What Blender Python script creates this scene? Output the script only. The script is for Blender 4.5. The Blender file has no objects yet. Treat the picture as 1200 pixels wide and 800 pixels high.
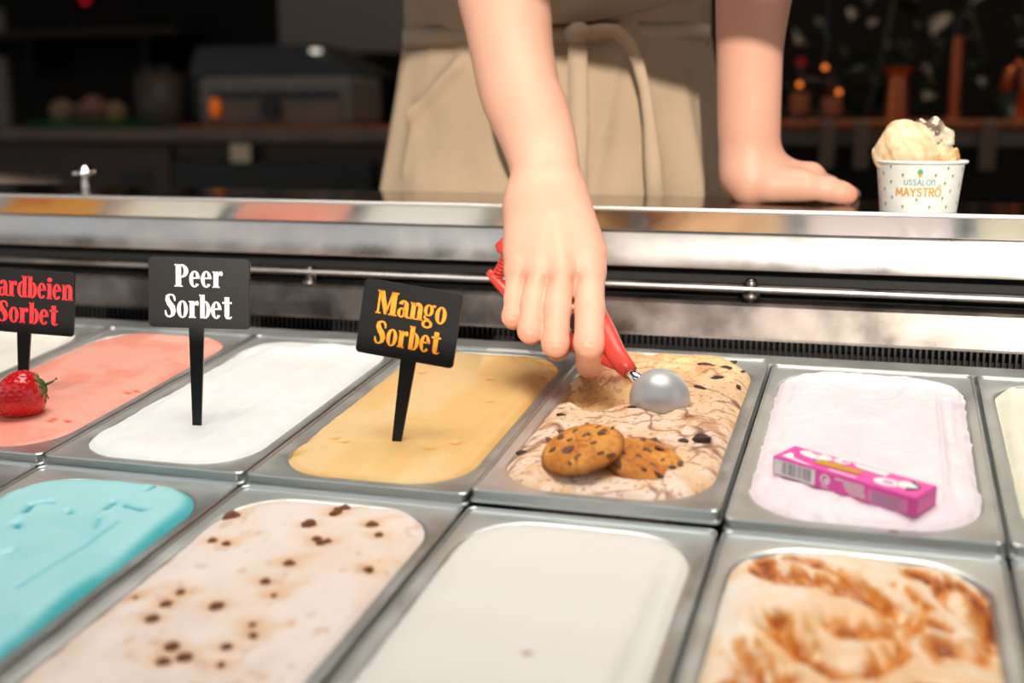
import bpy, math, random
import numpy as np
from mathutils import Vector, Euler, Matrix

S = bpy.context.scene
C = S.collection
random.seed(7)
rng = np.random.default_rng(11)
PI = math.pi

# ------------------------------------------------------------------ camera
cam_data = bpy.data.cameras.new('camera')
cam = bpy.data.objects.new('camera', cam_data); C.objects.link(cam)
cam.location = (0.0856, -1.0578, 0.2096)
cam.rotation_euler = (math.radians(90 - 10.425), 0, math.radians(16.813))
cam_data.sensor_width = 36.0
cam_data.lens = 43.08
cam_data.clip_start = 0.02
cam_data.dof.use_dof = True
cam_data.dof.focus_distance = 0.955
cam_data.dof.aperture_fstop = 3.6
S.camera = cam
SUN_CUT, SHADE = 0.575, 0.518        # lower edge of the added shadow sheet, top of the added sun screen

# ------------------------------------------------------------------ world, sun, fill lights, exposure
def lin(c):
    return tuple((x / 12.92 if x <= 0.04045 else ((x + 0.055) / 1.055) ** 2.4) for x in c)

w = bpy.data.worlds.new('sky'); S.world = w; w.use_nodes = True
bg = w.node_tree.nodes['Background']
bg.inputs['Color'].default_value = (0.90, 0.95, 1.0, 1)
bg.inputs['Strength'].default_value = 0.9

sun_d = bpy.data.lights.new('sun', 'SUN'); sun_d.energy = 3.8; sun_d.angle = math.radians(0.6)
sun_d.color = (1.0, 0.91, 0.80)
sun = bpy.data.objects.new('sun', sun_d); C.objects.link(sun)
sun.rotation_euler = Vector((-0.22, 0.94, -0.253)).to_track_quat('-Z', 'Y').to_euler()

pfill_d = bpy.data.lights.new('pan_fill', 'AREA'); pfill_d.shape = 'RECTANGLE'
pfill_d.size = 1.7; pfill_d.size_y = 0.9; pfill_d.energy = 5.6; pfill_d.color = (1.0, 0.95, 0.88)  # soft fill light added above the pans, without a fixture
pfill = bpy.data.objects.new('pan_fill', pfill_d); C.objects.link(pfill)
pfill_d.spread = math.radians(62)
pfill.location = (-0.15, -0.17, 1.25)
pfill.rotation_euler = (0, 0, 0)

for nm, lc, en, sz, col in (('bar_fill', (0.15, 1.45, 1.55), 7.0, 0.5, (1.0, 0.74, 0.5)), ('kitchen_fill', (-1.5, 1.35, 1.6), 3.5, 0.5, (1.0, 0.82, 0.66))):
    ld = bpy.data.lights.new(nm, 'AREA'); ld.size = sz; ld.energy = en; ld.color = col      # warm fills added to lift the dark kiosk interior
    lo_ = bpy.data.objects.new(nm, ld); C.objects.link(lo_); lo_.location = lc; lo_.rotation_euler = (math.radians(28), 0, 0)
S.view_settings.view_transform = 'Standard'
S.view_settings.look = 'None'
S.view_settings.exposure = 0.0
S.view_settings.gamma = 1.0
S.view_settings.use_curve_mapping = False

# ------------------------------------------------------------------ helpers
def tag(o, label=None, cat=None, group=None, kind=None):
    if label: o['label'] = label
    if cat: o['category'] = cat
    if group: o['group'] = group
    if kind: o['kind'] = kind
    return o

def thing(name, label, cat, loc=(0, 0, 0), rot=(0, 0, 0), group=None):
    o = bpy.data.objects.new(name, None); C.objects.link(o)
    o.location = loc; o.rotation_euler = rot; o.empty_display_size = 0.02
    return tag(o, label, cat, group)

class MB:
    """collects verts and faces of ONE mesh"""
    def __init__(s): s.v = []; s.f = []
    def add(s, v, f):
        n = len(s.v); s.v += [tuple(map(float, p)) for p in v]; s.f += [tuple(i + n for i in q) for q in f]
        return s
    def box(s, lo, hi, b=0.0):
        (x0, y0, z0), (x1, y1, z1) = lo, hi
        if b <= 0:
            v = [(x0,y0,z0),(x1,y0,z0),(x1,y1,z0),(x0,y1,z0),(x0,y0,z1),(x1,y0,z1),(x1,y1,z1),(x0,y1,z1)]
            return s.add(v, [(0,3,2,1),(4,5,6,7),(0,1,5,4),(1,2,6,5),(2,3,7,6),(3,0,4,7)])
        rings = []
        for (z, i) in ((z0, b), (z0 + b, 0), (z1 - b, 0), (z1, b)):
            r = []
            for (cx, cy, a0) in ((x1, y1, 0), (x0, y1, 1), (x0, y0, 2), (x1, y0, 3)):
                sx = -1 if cx == x1 else 1; sy = -1 if cy == y1 else 1
                bb = b
                for k in range(3):
                    a = (a0 + k / 2) * PI / 2
                    r.append((cx + sx * bb + math.cos(a) * (bb - i), cy + sy * bb + math.sin(a) * (bb - i), z))
            rings.append(r)
        return s.loft(rings)
    def loft(s, rings, cap=True, closed=True):
        n = len(rings[0]); v = [p for r in rings for p in r]; f = []
        for i in range(len(rings) - 1):
            for j in range(n if closed else n - 1):
                k = (j + 1) % n
                f.append((i*n + j, i*n + k, (i+1)*n + k, (i+1)*n + j))
        if cap:
            f.append(tuple(range(n - 1, -1, -1))); f.append(tuple((len(rings)-1)*n + j for j in range(n)))
        return s.add(v, f)
    def tube(s, pts, rad, n=12, cap=True, flat=1.0, ref=(0, 0, 1)):
        pts = [Vector(p) for p in pts]
        if not hasattr(rad, '__len__'): rad = [rad] * len(pts)
        rings = []
        for i, p in enumerate(pts):
            t = (pts[min(i+1, len(pts)-1)] - pts[max(i-1, 0)]).normalized()
            a = Vector(ref)
            if abs(t.dot(a)) > 0.95: a = Vector((1, 0, 0))
            u = t.cross(a).normalized(); vv = u.cross(t)
            rings.append([tuple(p + u * math.cos(2*PI*k/n) * rad[i] * flat + vv * math.sin(2*PI*k/n) * rad[i]) for k in range(n)])
        return s.loft([r[::-1] for r in rings], cap)
    def lathe(s, prof, n=32, c=(0, 0, 0), cap=True):
        return s.loft([[(c[0] + r*math.cos(2*PI*k/n), c[1] + r*math.sin(2*PI*k/n), c[2] + z) for k in range(n)] for r, z in prof], cap)
    def extrude_x(s, prof, x0, x1, closed=True):
        a = [(x0, y, z) for y, z in prof]; b = [(x1, y, z) for y, z in prof]
        return s.loft([a, b], cap=closed, closed=closed)
    def build(s, name, m, parent=None, smooth=False, loc=None, rot=None, label=None):
        me = bpy.data.meshes.new(name); me.from_pydata(s.v, [], s.f); me.update()
        if smooth: me.polygons.foreach_set('use_smooth', [True] * len(me.polygons))
        return link(name, me, m, parent, loc, rot, label)

def link(name, me, m, parent=None, loc=None, rot=None, label=None):
    o = bpy.data.objects.new(name, me); C.objects.link(o)
    if m and len(me.materials) == 0: me.materials.append(m)
    if parent: o.parent = parent
    if loc is not None: o.location = loc
    if rot is not None: o.rotation_euler = rot
    if label: o['label'] = label
    return o

def np_mesh(name, V, F, m, parent=None, smooth=True, col=None, loc=None, rot=None):
    me = bpy.data.meshes.new(name)
    V = np.asarray(V, np.float32); F = np.asarray(F, np.int32)
    n = F.shape[1]
    me.vertices.add(len(V)); me.vertices.foreach_set('co', V.ravel())
    me.loops.add(F.size); me.loops.foreach_set('vertex_index', F.ravel())
    me.polygons.add(len(F)); me.polygons.foreach_set('loop_start', np.arange(0, F.size, n, dtype=np.int32))
    me.polygons.foreach_set('use_smooth', np.full(len(F), smooth))
    me.update(calc_edges=True); me.validate()
    if col is not None:
        a = me.color_attributes.new('tint', 'FLOAT_COLOR', 'POINT')
        cc = np.ones((len(V), 4), np.float32); cc[:, :3] = col; a.data.foreach_set('color', cc.ravel())
    return link(name, me, m, parent, loc, rot)

def shade_auto(o, ang=35):
    me = o.data
    me.polygons.foreach_set('use_smooth', [True] * len(me.polygons))
    try: me.set_sharp_from_angle(angle=math.radians(ang))
    except Exception: pass
    return o

# ------------------------------------------------------------------ noise
_tab = rng.random((256, 256)).astype(np.float32)
def vnoise(x, y, seed=0):
    x = np.asarray(x, np.float32) + seed * 17.31; y = np.asarray(y, np.float32) + seed * 9.77
    xi = np.floor(x).astype(int); yi = np.floor(y).astype(int); fx = x - xi; fy = y - yi
    fx = fx * fx * (3 - 2 * fx); fy = fy * fy * (3 - 2 * fy)
    g = lambda a, b: _tab[a & 255, b & 255]
    return (g(xi, yi)*(1-fx) + g(xi+1, yi)*fx)*(1-fy) + (g(xi, yi+1)*(1-fx) + g(xi+1, yi+1)*fx)*fy
def fbm(x, y, o=4, seed=0):
    r = 0; a = 0.5; t = 0
    for i in range(o):
        r = r + a * vnoise(x * 2**i, y * 2**i, seed + i * 3); t += a; a *= 0.5
    return r / t
def sstep(a, b, x):
    t = np.clip((x - a) / (b - a), 0, 1); return t * t * (3 - 2 * t)
def mix(a, b, t):
    t = np.asarray(t)[..., None]; return a * (1 - t) + b * t

# ------------------------------------------------------------------ materials
def mat(name, rgb=(0.5, 0.5, 0.5), rough=0.5, metal=0.0, srgb=True, noise=None, bump=None, sss=0, emit=None, attr=False, coat=0, rnoise=None, spec=None, aniso=None):
    m = bpy.data.materials.new(name); m.use_nodes = True
    nt = m.node_tree; b = nt.nodes['Principled BSDF']
    c = lin(rgb) if srgb else rgb
    b.inputs['Base Color'].default_value = (*c, 1); b.inputs['Roughness'].default_value = rough; b.inputs['Metallic'].default_value = metal
    if spec is not None: b.inputs['Specular IOR Level'].default_value = spec
    if coat: b.inputs['Coat Weight'].default_value = coat; b.inputs['Coat Roughness'].default_value = 0.15
    tc = nt.nodes.new('ShaderNodeTexCoord')
    src = None
    if attr:
        at = nt.nodes.new('ShaderNodeAttribute'); at.attribute_name = 'tint'; src = at.outputs['Color']
        nt.links.new(src, b.inputs['Base Color'])
    if noise:       # (scale, amount, stretch xyz): gentle colour variation of the thing itself
        sc, amt = noise[0], noise[1]; st = noise[2] if len(noise) > 2 else (1, 1, 1)
        mp = nt.nodes.new('ShaderNodeMapping'); mp.inputs['Scale'].default_value = st
        nz = nt.nodes.new('ShaderNodeTexNoise'); nz.inputs['Scale'].default_value = sc; nz.inputs['Detail'].default_value = 6
        nt.links.new(tc.outputs['Object'], mp.inputs['Vector']); nt.links.new(mp.outputs['Vector'], nz.inputs['Vector'])
        mr = nt.nodes.new('ShaderNodeMapRange'); mr.inputs['From Min'].default_value = 0.3; mr.inputs['From Max'].default_value = 0.7
        mr.inputs['To Min'].default_value = 1 - amt; mr.inputs['To Max'].default_value = 1 + amt
        nt.links.new(nz.outputs['Fac'], mr.inputs['Value'])
        hs = nt.nodes.new('ShaderNodeHueSaturation'); hs.inputs['Color'].default_value = (*c, 1)
        if src: nt.links.new(src, hs.inputs['Color'])
        nt.links.new(mr.outputs['Result'], hs.inputs['Value']); nt.links.new(hs.outputs['Color'], b.inputs['Base Color'])
    if rnoise:      # smears and wipe marks
        mp = nt.nodes.new('ShaderNodeMapping'); mp.inputs['Scale'].default_value = rnoise[3] if len(rnoise) > 3 else (1, 1, 1)
        nz = nt.nodes.new('ShaderNodeTexNoise'); nz.inputs['Scale'].default_value = rnoise[0]; nz.inputs['Detail'].default_value = 5
        nt.links.new(tc.outputs['Object'], mp.inputs['Vector']); nt.links.new(mp.outputs['Vector'], nz.inputs['Vector'])
        mr = nt.nodes.new('ShaderNodeMapRange'); mr.inputs['From Min'].default_value = 0.3; mr.inputs['From Max'].default_value = 0.7
        mr.inputs['To Min'].default_value = rnoise[1]; mr.inputs['To Max'].default_value = rnoise[2]
        nt.links.new(nz.outputs['Fac'], mr.inputs['Value']); nt.links.new(mr.outputs['Result'], b.inputs['Roughness'])
    if bump:        # (scale, strength, distance)
        mp = nt.nodes.new('ShaderNodeMapping'); mp.inputs['Scale'].default_value = bump[3] if len(bump) > 3 else (1, 1, 1)
        nz = nt.nodes.new('ShaderNodeTexNoise'); nz.inputs['Scale'].default_value = bump[0]; nz.inputs['Detail'].default_value = 5
        nt.links.new(tc.outputs['Object'], mp.inputs['Vector']); nt.links.new(mp.outputs['Vector'], nz.inputs['Vector'])
        bp = nt.nodes.new('ShaderNodeBump'); bp.inputs['Strength'].default_value = bump[1]; bp.inputs['Distance'].default_value = bump[2]
        nt.links.new(nz.outputs['Fac'], bp.inputs['Height']); nt.links.new(bp.outputs['Normal'], b.inputs['Normal'])
    if sss:
        b.inputs['Subsurface Weight'].default_value = sss; b.inputs['Subsurface Radius'].default_value = (1.0, 0.35, 0.2); b.inputs['Subsurface Scale'].default_value = 0.008
    if emit:
        b.inputs['Emission Color'].default_value = (*lin(emit[0]), 1); b.inputs['Emission Strength'].default_value = emit[1]
    return m

M_pan = mat('pan_steel', (0.80, 0.815, 0.805), 0.4, 1.0, rnoise=(30, 0.36, 0.5), bump=(260, 0.03, 0.0006, (1, 6, 1)))
M_steel = mat('polished_steel', (0.84, 0.83, 0.81), 0.14, 1.0, rnoise=(9, 0.07, 0.2, (1, 3, 3)))
M_brushed = mat('brushed_steel', (0.72, 0.71, 0.70), 0.3, 1.0, rnoise=(16, 0.24, 0.46), noise=(60, 0.04))
M_ledge = mat('ledge_steel', (0.55, 0.53, 0.50), 0.12, 1.0)
M_lip = mat('lip_steel', (0.92, 0.91, 0.90), 0.38, 1.0)
M_lower = mat('stained_steel', (0.50, 0.47, 0.45), 0.26, 1.0, rnoise=(18, 0.18, 0.42), noise=(30, 0.22))
M_dark = mat('dark_void', (0.06, 0.055, 0.05), 0.6)
M_grille = mat('black_plastic', (0.10, 0.09, 0.085), 0.4)
M_sign = mat('black_acrylic', (0.085, 0.085, 0.09), 0.28, bump=(400, 0.02, 0.0003))
M_chrome = mat('chrome', (0.9, 0.9, 0.9), 0.08, 1.0)
M_white_print = mat('white_print', (0.97, 0.97, 0.95), 0.5)
M_orange_print = mat('orange_print', (1.0, 0.62, 0.05), 0.5)
M_red_print = mat('red_print', (0.95, 0.13, 0.16), 0.5)
M_skin = mat('skin', (0.89, 0.71, 0.61), 0.48, sss=0.25, noise=(18, 0.05), bump=(420, 0.10, 0.0006))
M_khaki = mat('khaki_cotton', (0.70, 0.612, 0.51), 0.9, noise=(14, 0.06), bump=(900, 0.15, 0.0005))
M_khaki_tie = mat('khaki_tape', (0.74, 0.655, 0.55), 0.9, noise=(30, 0.05))
M_shirt = mat('black_cotton', (0.07, 0.07, 0.075), 0.9, noise=(20, 0.15))
M_hair = mat('dark_hair', (0.16, 0.10, 0.07), 0.6)
M_ice = mat('ice_cream', (1, 1, 1), 0.5, attr=True, noise=(60, 0.03), bump=(330, 0.22, 0.0012))
M_ice_smooth = mat('soft_ice_cream', (1, 1, 1), 0.45, attr=True, bump=(120, 0.12, 0.001))
M_choc = mat('dark_chocolate', (0.23, 0.13, 0.10), 0.45, bump=(300, 0.3, 0.001))
M_caramel_bit = mat('caramelised_nut', (0.48, 0.25, 0.10), 0.35, noise=(120, 0.3), bump=(300, 0.4, 0.001))
M_cookie = mat('cookie_dough', (0.74, 0.46, 0.18), 0.75, attr=True, noise=(220, 0.14), bump=(420, 0.5, 0.0012))
M_red_plastic = mat('red_plastic', (0.80, 0.25, 0.20), 0.38)
M_alu = mat('cast_aluminium', (0.76, 0.77, 0.77), 0.38, 0.35)

# ------------------------------------------------------------------ setting
T = math.radians(5.9287)                       # the pans lean towards the customer
cT, sT = math.cos(T), math.sin(T)
def PW(u, s, n=0.0):                           # point on the leaning pan deck
    return Vector((u, s * cT - n * sT, s * sT + n * cT))

def structure(name, lo, hi, m):
    o = MB().box(lo, hi).build(name, m); o['kind'] = 'structure'; return o
M_wall = mat('black_wall', (0.055, 0.05, 0.05), 0.8, noise=(3, 0.2))
M_wall2 = mat('maroon_wall', (0.13, 0.07, 0.065), 0.8, noise=(3, 0.2))
M_ceil = mat('dark_ceiling', (0.16, 0.15, 0.14), 0.9)
M_floor = mat('dark_floor_tile', (0.20, 0.18, 0.17), 0.6, noise=(6, 0.2))
M_pave = mat('street_paving', (0.60, 0.56, 0.52), 0.9, noise=(4, 0.15))
structure('floor', (-4.0, 0.15, -0.85), (2.5, 4.2, -0.75), M_floor)
structure('wall_back', (-4.0, 3.6, -0.75), (2.5, 3.7, 1.9), M_wall)
structure('wall_left', (-4.0, 0.3, -0.75), (-3.9, 3.6, 1.9), M_wall2)
structure('wall_right', (2.4, 0.3, -0.75), (2.5, 3.6, 1.9), M_wall)
structure('ceiling', (-4.0, 0.15, 1.9), (2.5, 3.7, 2.0), M_ceil)
structure('floor_street', (-12, -14, -0.87), (12, 0.149, -0.80), M_pave)

# awning with an added sheet cutting the sun, an added screen shading the pans, a house opposite
M_awn = mat('awning_canvas', (0.86, 0.82, 0.76), 0.9)
aw = thing('awning', 'cream canvas awning with an added shadow sheet above the serving hatch', 'awning', (0, 0.2, 1.9))
MB().box((-4.2, -1.10, 0.0), (2.8, 0.0, 0.012)).build('canvas', M_awn, aw)
MB().tube([(-4.2, -1.10, 0.0), (2.8, -1.10, 0.0)], 0.02, 10).build('front_bar', M_steel, aw)
bz_ = lambda x: SUN_CUT - 0.129 * x - 1.9
MB().loft([[(-2.6, -1.10, bz_(-2.6)), (2.0, -1.10, bz_(2.0)), (2.0, -1.098, bz_(2.0)), (-2.6, -1.098, bz_(-2.6))], [(-2.6, -1.10, 0), (2.0, -1.10, 0), (2.0, -1.098, 0), (-2.6, -1.098, 0)]]).build('shadow_sheet', M_awn, aw)
wb = thing('sunshield', 'added canvas screen behind the view, keeping the sun off the pans', 'sunshield', (0, -2.0, -0.80))
MB().box((-2.6, -0.004, 0.08), (2.6, 0.004, SHADE + 0.80)).build('panel', mat('grey_canvas', (0.55, 0.52, 0.48), 0.9), wb)
for xx in (-2.6, -0.87, 0.87, 2.6): MB().tube([(xx, 0.02, 0), (xx, 0.02, SHADE + 0.80)], 0.02, 10).build('post', M_steel, wb)
structure('wall_street', (-14, -10.2, -0.80), (14, -10.0, 1.9), mat('brick_house', (0.48, 0.40, 0.35), 0.9, noise=(2, 0.2)))

# ------------------------------------------------------------------ display case with steel fascia
XL, XR = -1.75, 0.95
case = thing('display_case', 'stainless ice cream display counter with stepped steel fascia and service ledge', 'counter', (0, 0, 0))
EY, EZ = 0.055, 0.1273
lip = 0.0022
ledge = [(EY, EZ - 0.0035), (EY - 0.0005, EZ - 0.0015), (EY + 0.001, EZ), (EY + 0.165, EZ + 0.0), (EY + 0.165, EZ - 0.02), (EY + 0.03, EZ - 0.02)]
MB().extrude_x([(y, z) for y, z in ledge], XL, XR).build('service_ledge', M_ledge, case)
shade_auto(MB().extrude_x([(EY + 0.0015 + 0.0022 * math.cos(a), EZ - 0.0020 + 0.0022 * math.sin(a)) for a in [k * PI / 6 for k in range(12)]], XL, XR).build('ledge_lip', M_lip, case, label='thin bright rounded front edge of the ledge'), 60)
Lz = lambda a: a
z1 = 0.1055; z2 = 0.1023; z3 = 0.07327
zr1 = 0.05777; zr2 = 0.05368; zb1 = 0.04466; zb2 = 0.0109; zg = -0.001509
MB().extrude_x([(EY + 0.0005, EZ - 0.003), (EY + 0.0068, z1), (EY + 0.02, z1), (EY + 0.02, EZ - 0.003)], XL, XR).build('upper_fascia', M_steel, case, label='mirror-bright band under the ledge edge reflecting the pans')
shade_auto(MB().extrude_x([(EY + 0.007, z1 - 0.0005), (EY + 0.0035, z1 - 0.0022), (EY + 0.002, z2 - 0.004), (EY - 0.0005, (z2 + z3) / 2), (EY - 0.0028, z3 + 0.002), (EY - 0.0025, z3), (EY + 0.02, z3 + 0.003), (EY + 0.02, z1)], XL, XR).build('middle_fascia', M_brushed, case), 40)
MB().box((XL, EY + 0.035, zg - 0.04), (XR, EY + 0.045, EZ - 0.02)).build('back_panel', M_dark, case)
MB().box((XL, EY - 0.006, zr2), (XR, EY + 0.0, zr1), 0.0015).build('slide_rail', M_brushed, case)
MB().box((XL, EY + 0.012, zr2 - 0.004), (XR, EY + 0.016, zr2 + 0.005), 0.001).build('inner_rail', M_lower, case)
MB().extrude_x([(EY + 0.0, zb1), (EY - 0.004, zb1 - 0.001), (EY - 0.0055, zb1 - 0.004), (EY - 0.010, zb2 + 0.002), (EY - 0.0115, zb2), (EY + 0.01, zb2), (EY + 0.02, zb1)], XL, XR).build('lower_fascia', M_lower, case)
g = MB(); g.box((XL, 0.060, zg - 0.03), (XR, 0.064, zb2 + 0.004))
x = XL
while x < XR:
    g.box((x, 0.046, zg - 0.02), (x + 0.0018, 0.061, zb2 + 0.002)); x += 0.0052
g.build('air_grille', M_grille, case)
for bx, by in ((-0.4635, 0.0488), (-0.0253, 0.0531)):
    b = MB(); b.lathe([(0.0, 0.016), (0.004, 0.016), (0.0055, 0.013), (0.0055, 0.003), (0.008, 0.002), (0.008, -0.002), (0.005, -0.003), (0.005, -0.007), (0.0, -0.007)], 14)
    b.build('rail_bolt', M_lower, case, True, (bx, EY + 0.002, by - 0.004))
# carcass under the pans
d = MB()
for (s0, s1, n0, n1) in ((-1.05, 0.06, -0.13, -0.12),):
    pass
def deck_box(mb, u0, u1, s0, s1, n0, n1):
    c = [PW(u, s, n) for n in (n0, n1) for (u, s) in ((u0, s0), (u1, s0), (u1, s1), (u0, s1))]
    mb.add(c, [(0,3,2,1),(4,5,6,7),(0,1,5,4),(1,2,6,5),(2,3,7,6),(3,0,4,7)])
deck_box(d, XL, XR, -0.72, 0.055, -0.14, -0.13); deck_box(d, XL, XR, 0.050, 0.058, -0.13, -0.004)
d.build('well_liner', M_dark, case)
f = MB(); deck_box(f, XL, XR, -0.74, -0.672, -0.14, -0.012)
f.build('front_frame', M_pan, case)
b = MB(); b.box((XL, -0.74, -0.80), (XR, 0.215, -0.235)); b.build('base_cabinet', mat('case_white', (0.85, 0.85, 0.83), 0.4), case)
r = MB(); deck_box(r, XL, XR, 0.0015, 0.026, -0.012, -0.0015); r.build('rear_pan_support', M_pan, case)
for u0, u1 in ((XL, -6 * 0.165), (4 * 0.165, XR)):
    r = MB(); deck_box(r, u0 + 0.0015, u1 - 0.0015, -0.664, 0.0, -0.010, -0.003); tag(r.build('cover_plate', M_pan), 'flat steel plate closing the case beyond the ' + ('left' if u0 < -1 else 'right') + ' end of the pans', 'plate')
r = MB(); deck_box(r, XL, XR, -0.345, -0.318, -0.035, -0.022); r.build('cross_bar', M_pan, case)

# ------------------------------------------------------------------ pans
W_, L_ = 0.165, 0.331
def rrect(hx, hy, r, n=8):
    p = []
    for cx, cy, a0 in ((hx - r, hy - r, 0), (-hx + r, hy - r, 1), (-hx + r, -hy + r, 2), (hx - r, -hy + r, 3)):
        for k in range(n + 1):
            a = (a0 + k / n) * PI / 2; p.append((cx + r * math.cos(a), cy + r * math.sin(a)))
    return p
HX, HY, RR = 0.0700, 0.1500, 0.042
def pan_meshes():
    R = lambda hx, hy, r, z: [(x, y, z) for x, y in rrect(hx, hy, r)]
    ox, oy = W_ / 2 - 0.0008, L_ / 2 - 0.0008
    rim = MB().loft([R(ox - 0.0014, oy - 0.0014, 0.005, -0.0096), R(ox - 0.0002, oy - 0.0002, 0.005, -0.0094), R(ox + 0.0004, oy + 0.0004, 0.005, -0.0086), R(ox + 0.0002, oy + 0.0002, 0.005, -0.0078), R(ox - 0.0009, oy - 0.0009, 0.005, -0.0070), R(ox - 0.0010, oy - 0.0010, 0.005, -0.0030), R(ox - 0.0005, oy - 0.0005, 0.005, -0.0008), R(ox - 0.0012, oy - 0.0012, 0.0048, 0.0001), R(ox - 0.0020, oy - 0.0020, 0.0046, 0.0001), R(ox - 0.0027, oy - 0.0027, 0.0044, -0.0008),
                      R(ox - 0.0031, oy - 0.0031, 0.0043, -0.0017), R(HX + 0.004, HY + 0.004, RR + 0.004, -0.0020), R(HX + 0.0012, HY + 0.0012, RR + 0.0012, -0.0025), R(HX, HY, RR, -0.0042)], cap=False)
    basin = MB().loft([R(HX, HY, RR, -0.0042), R(HX - 0.004, HY - 0.004, RR, -0.10), R(HX - 0.012, HY - 0.012, RR - 0.006, -0.115)], cap=False)
    basin.add(R(HX - 0.012, HY - 0.012, RR - 0.006, -0.115), [tuple(range(36))])
    return rim, basin
_rim, _basin = pan_meshes()
_rim_o = _rim.build('rim', M_pan); shade_auto(_rim_o, 50)
_basin_o = _basin.build('basin', M_pan); shade_auto(_basin_o, 50)
rim_me, basin_me = _rim_o.data, _basin_o.data
bpy.data.objects.remove(_rim_o); bpy.data.objects.remove(_basin_o)
def pan(k, row, label, dn=0.0, du=0.0, ds=0.0, rz=0.0):
    n = (0.0 if row == 0 else -0.0065) + dn
    u = (k + 0.5) * W_ + du; s = (-0.5 - row) * L_ + ds
    o = thing('ice_cream_pan', label, 'pan', PW(u, s, n), (T, 0, rz), 'steel pans in the display case')
    link('rim', rim_me, M_pan, o); link('basin', basin_me, M_pan, o)
    return u, s, n, rz

# ice cream: a height field inside the rounded opening of the pan
NA, NB = 128, 264
def ice_cream(where, name, label, hf, cf, m=None, dense=1.0, fill=-0.0012):
    u, s, n, rz = where
    na, nb = int(NA * dense), int(NB * dense)
    hx, hy, r = HX + 0.0036, HY + 0.0036, RR + 0.002
    a = np.linspace(-hx, hx, na); b = np.linspace(-hy, hy, nb)
    A, B = np.meshgrid(a, b)
    qx = np.abs(A) - (hx - r); qy = np.abs(B) - (hy - r)
    dist = np.hypot(np.maximum(qx, 0), np.maximum(qy, 0)) + np.minimum(np.maximum(qx, qy), 0) - r
    out = dist > 0
    ln = np.hypot(np.maximum(qx, 0), np.maximum(qy, 0)) + 1e-9
    A2 = np.where(out, A - np.sign(A) * np.maximum(qx, 0) / ln * dist, A)
    B2 = np.where(out, B - np.sign(B) * np.maximum(qy, 0) / ln * dist, B)
    e = np.clip(-dist, 0, 1)
    h = fill + hf(A2, B2, e)
    h = h - 0.0036 * (1 - sstep(0, 0.008, e)) + 0.0016 * (fbm(A2 * 95 + 9, B2 * 95 + 9, 3, int(abs(u) * 1000) % 97) - 0.5) * (1 - sstep(0.003, 0.012, e)) - 0.02 * (e < 1e-6)
    A2 = np.where(e < 1e-6, A2 * 0.92, A2); B2 = np.where(e < 1e-6, B2 * 0.965, B2)      # the hidden edge turns in under the rim
    V = np.stack([A2, B2, h], -1).reshape(-1, 3)
    idx = np.arange(na * nb).reshape(nb, na)
    F = np.stack([idx[:-1, :-1], idx[:-1, 1:], idx[1:, 1:], idx[1:, :-1]], -1).reshape(-1, 4)
    keep = ~(out[:-1, :-1] & out[:-1, 1:] & out[1:, 1:] & out[1:, :-1]).reshape(-1)
    c = np.clip(cf(A2, B2, e, h), 0, 1)
    c = np.where(c <= 0.04045, c / 12.92, ((c + 0.055) / 1.055) ** 2.4).reshape(-1, 3)
    o = np_mesh(name, V, F[keep], m or M_ice, None, True, c, PW(u, s, n), (T, 0, rz))
    tag(o, label, 'ice cream')
    o['_u'] = 0
    del o['_u']
    return o

def const(c):
    c = np.array(c, float)
    return lambda A, B, e, h: np.broadcast_to(c, A.shape + (3,)).copy()
def smooth_h(seed, amp=0.0015, sx=22, sy=9, dome=0.0025):
    return lambda A, B, e: dome * sstep(0, 0.03, e) + amp * (fbm(A * sx + 5, B * sy + 5, 3, seed) - 0.5) * 2
def ridge(A, B, x0, y0, x1, y1, wdt, hgt, asym=0.0):
    """a spatula mark from (x0,y0) to (x1,y1)"""
    dx, dy = x1 - x0, y1 - y0; l2 = dx*dx + dy*dy
    t = np.clip(((A - x0)*dx + (B - y0)*dy) / l2, 0, 1)
    px_, py_ = A - x0 - t*dx, B - y0 - t*dy
    sd = (px_ * dy - py_ * dx) / math.sqrt(l2)
    q = np.hypot(px_, py_) / wdt
    fade = np.sin(np.clip(t, 0.02, 0.98) * PI) ** 0.5
    return hgt * np.exp(-q * q) * fade * (1 + asym * np.sign(sd))
ICE_SPOT = {}
def strokes(A, B, paths, wdt, warp=0.0, seed=3):
    """closeness 0..1 to hand-drawn polylines in pan coordinates"""
    if warp:
        A = A + warp * (fbm(A * 45, B * 45, 3, seed) - 0.5) * 2; B = B + warp * (fbm(A * 45, B * 45, 3, seed + 7) - 0.5) * 2
    r = np.zeros_like(A)
    for p in paths:
        for (x0, y0), (x1, y1) in zip(p[:-1], p[1:]):
            dx, dy = x1 - x0, y1 - y0; l2 = dx*dx + dy*dy + 1e-12
            t = np.clip(((A - x0)*dx + (B - y0)*dy) / l2, 0, 1)
            r = np.maximum(r, np.exp(-((A - x0 - t*dx)**2 + (B - y0 - t*dy)**2) / wdt**2))
    return r
def spots(A, B, pts, wdt):
    r = np.zeros_like(A)
    for x, y in pts: r = np.maximum(r, np.exp(-((A - x)**2 * 0.5 + (B - y)**2) / wdt**2))
    return r
c3 = lambda *c: np.array(c, float)

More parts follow.
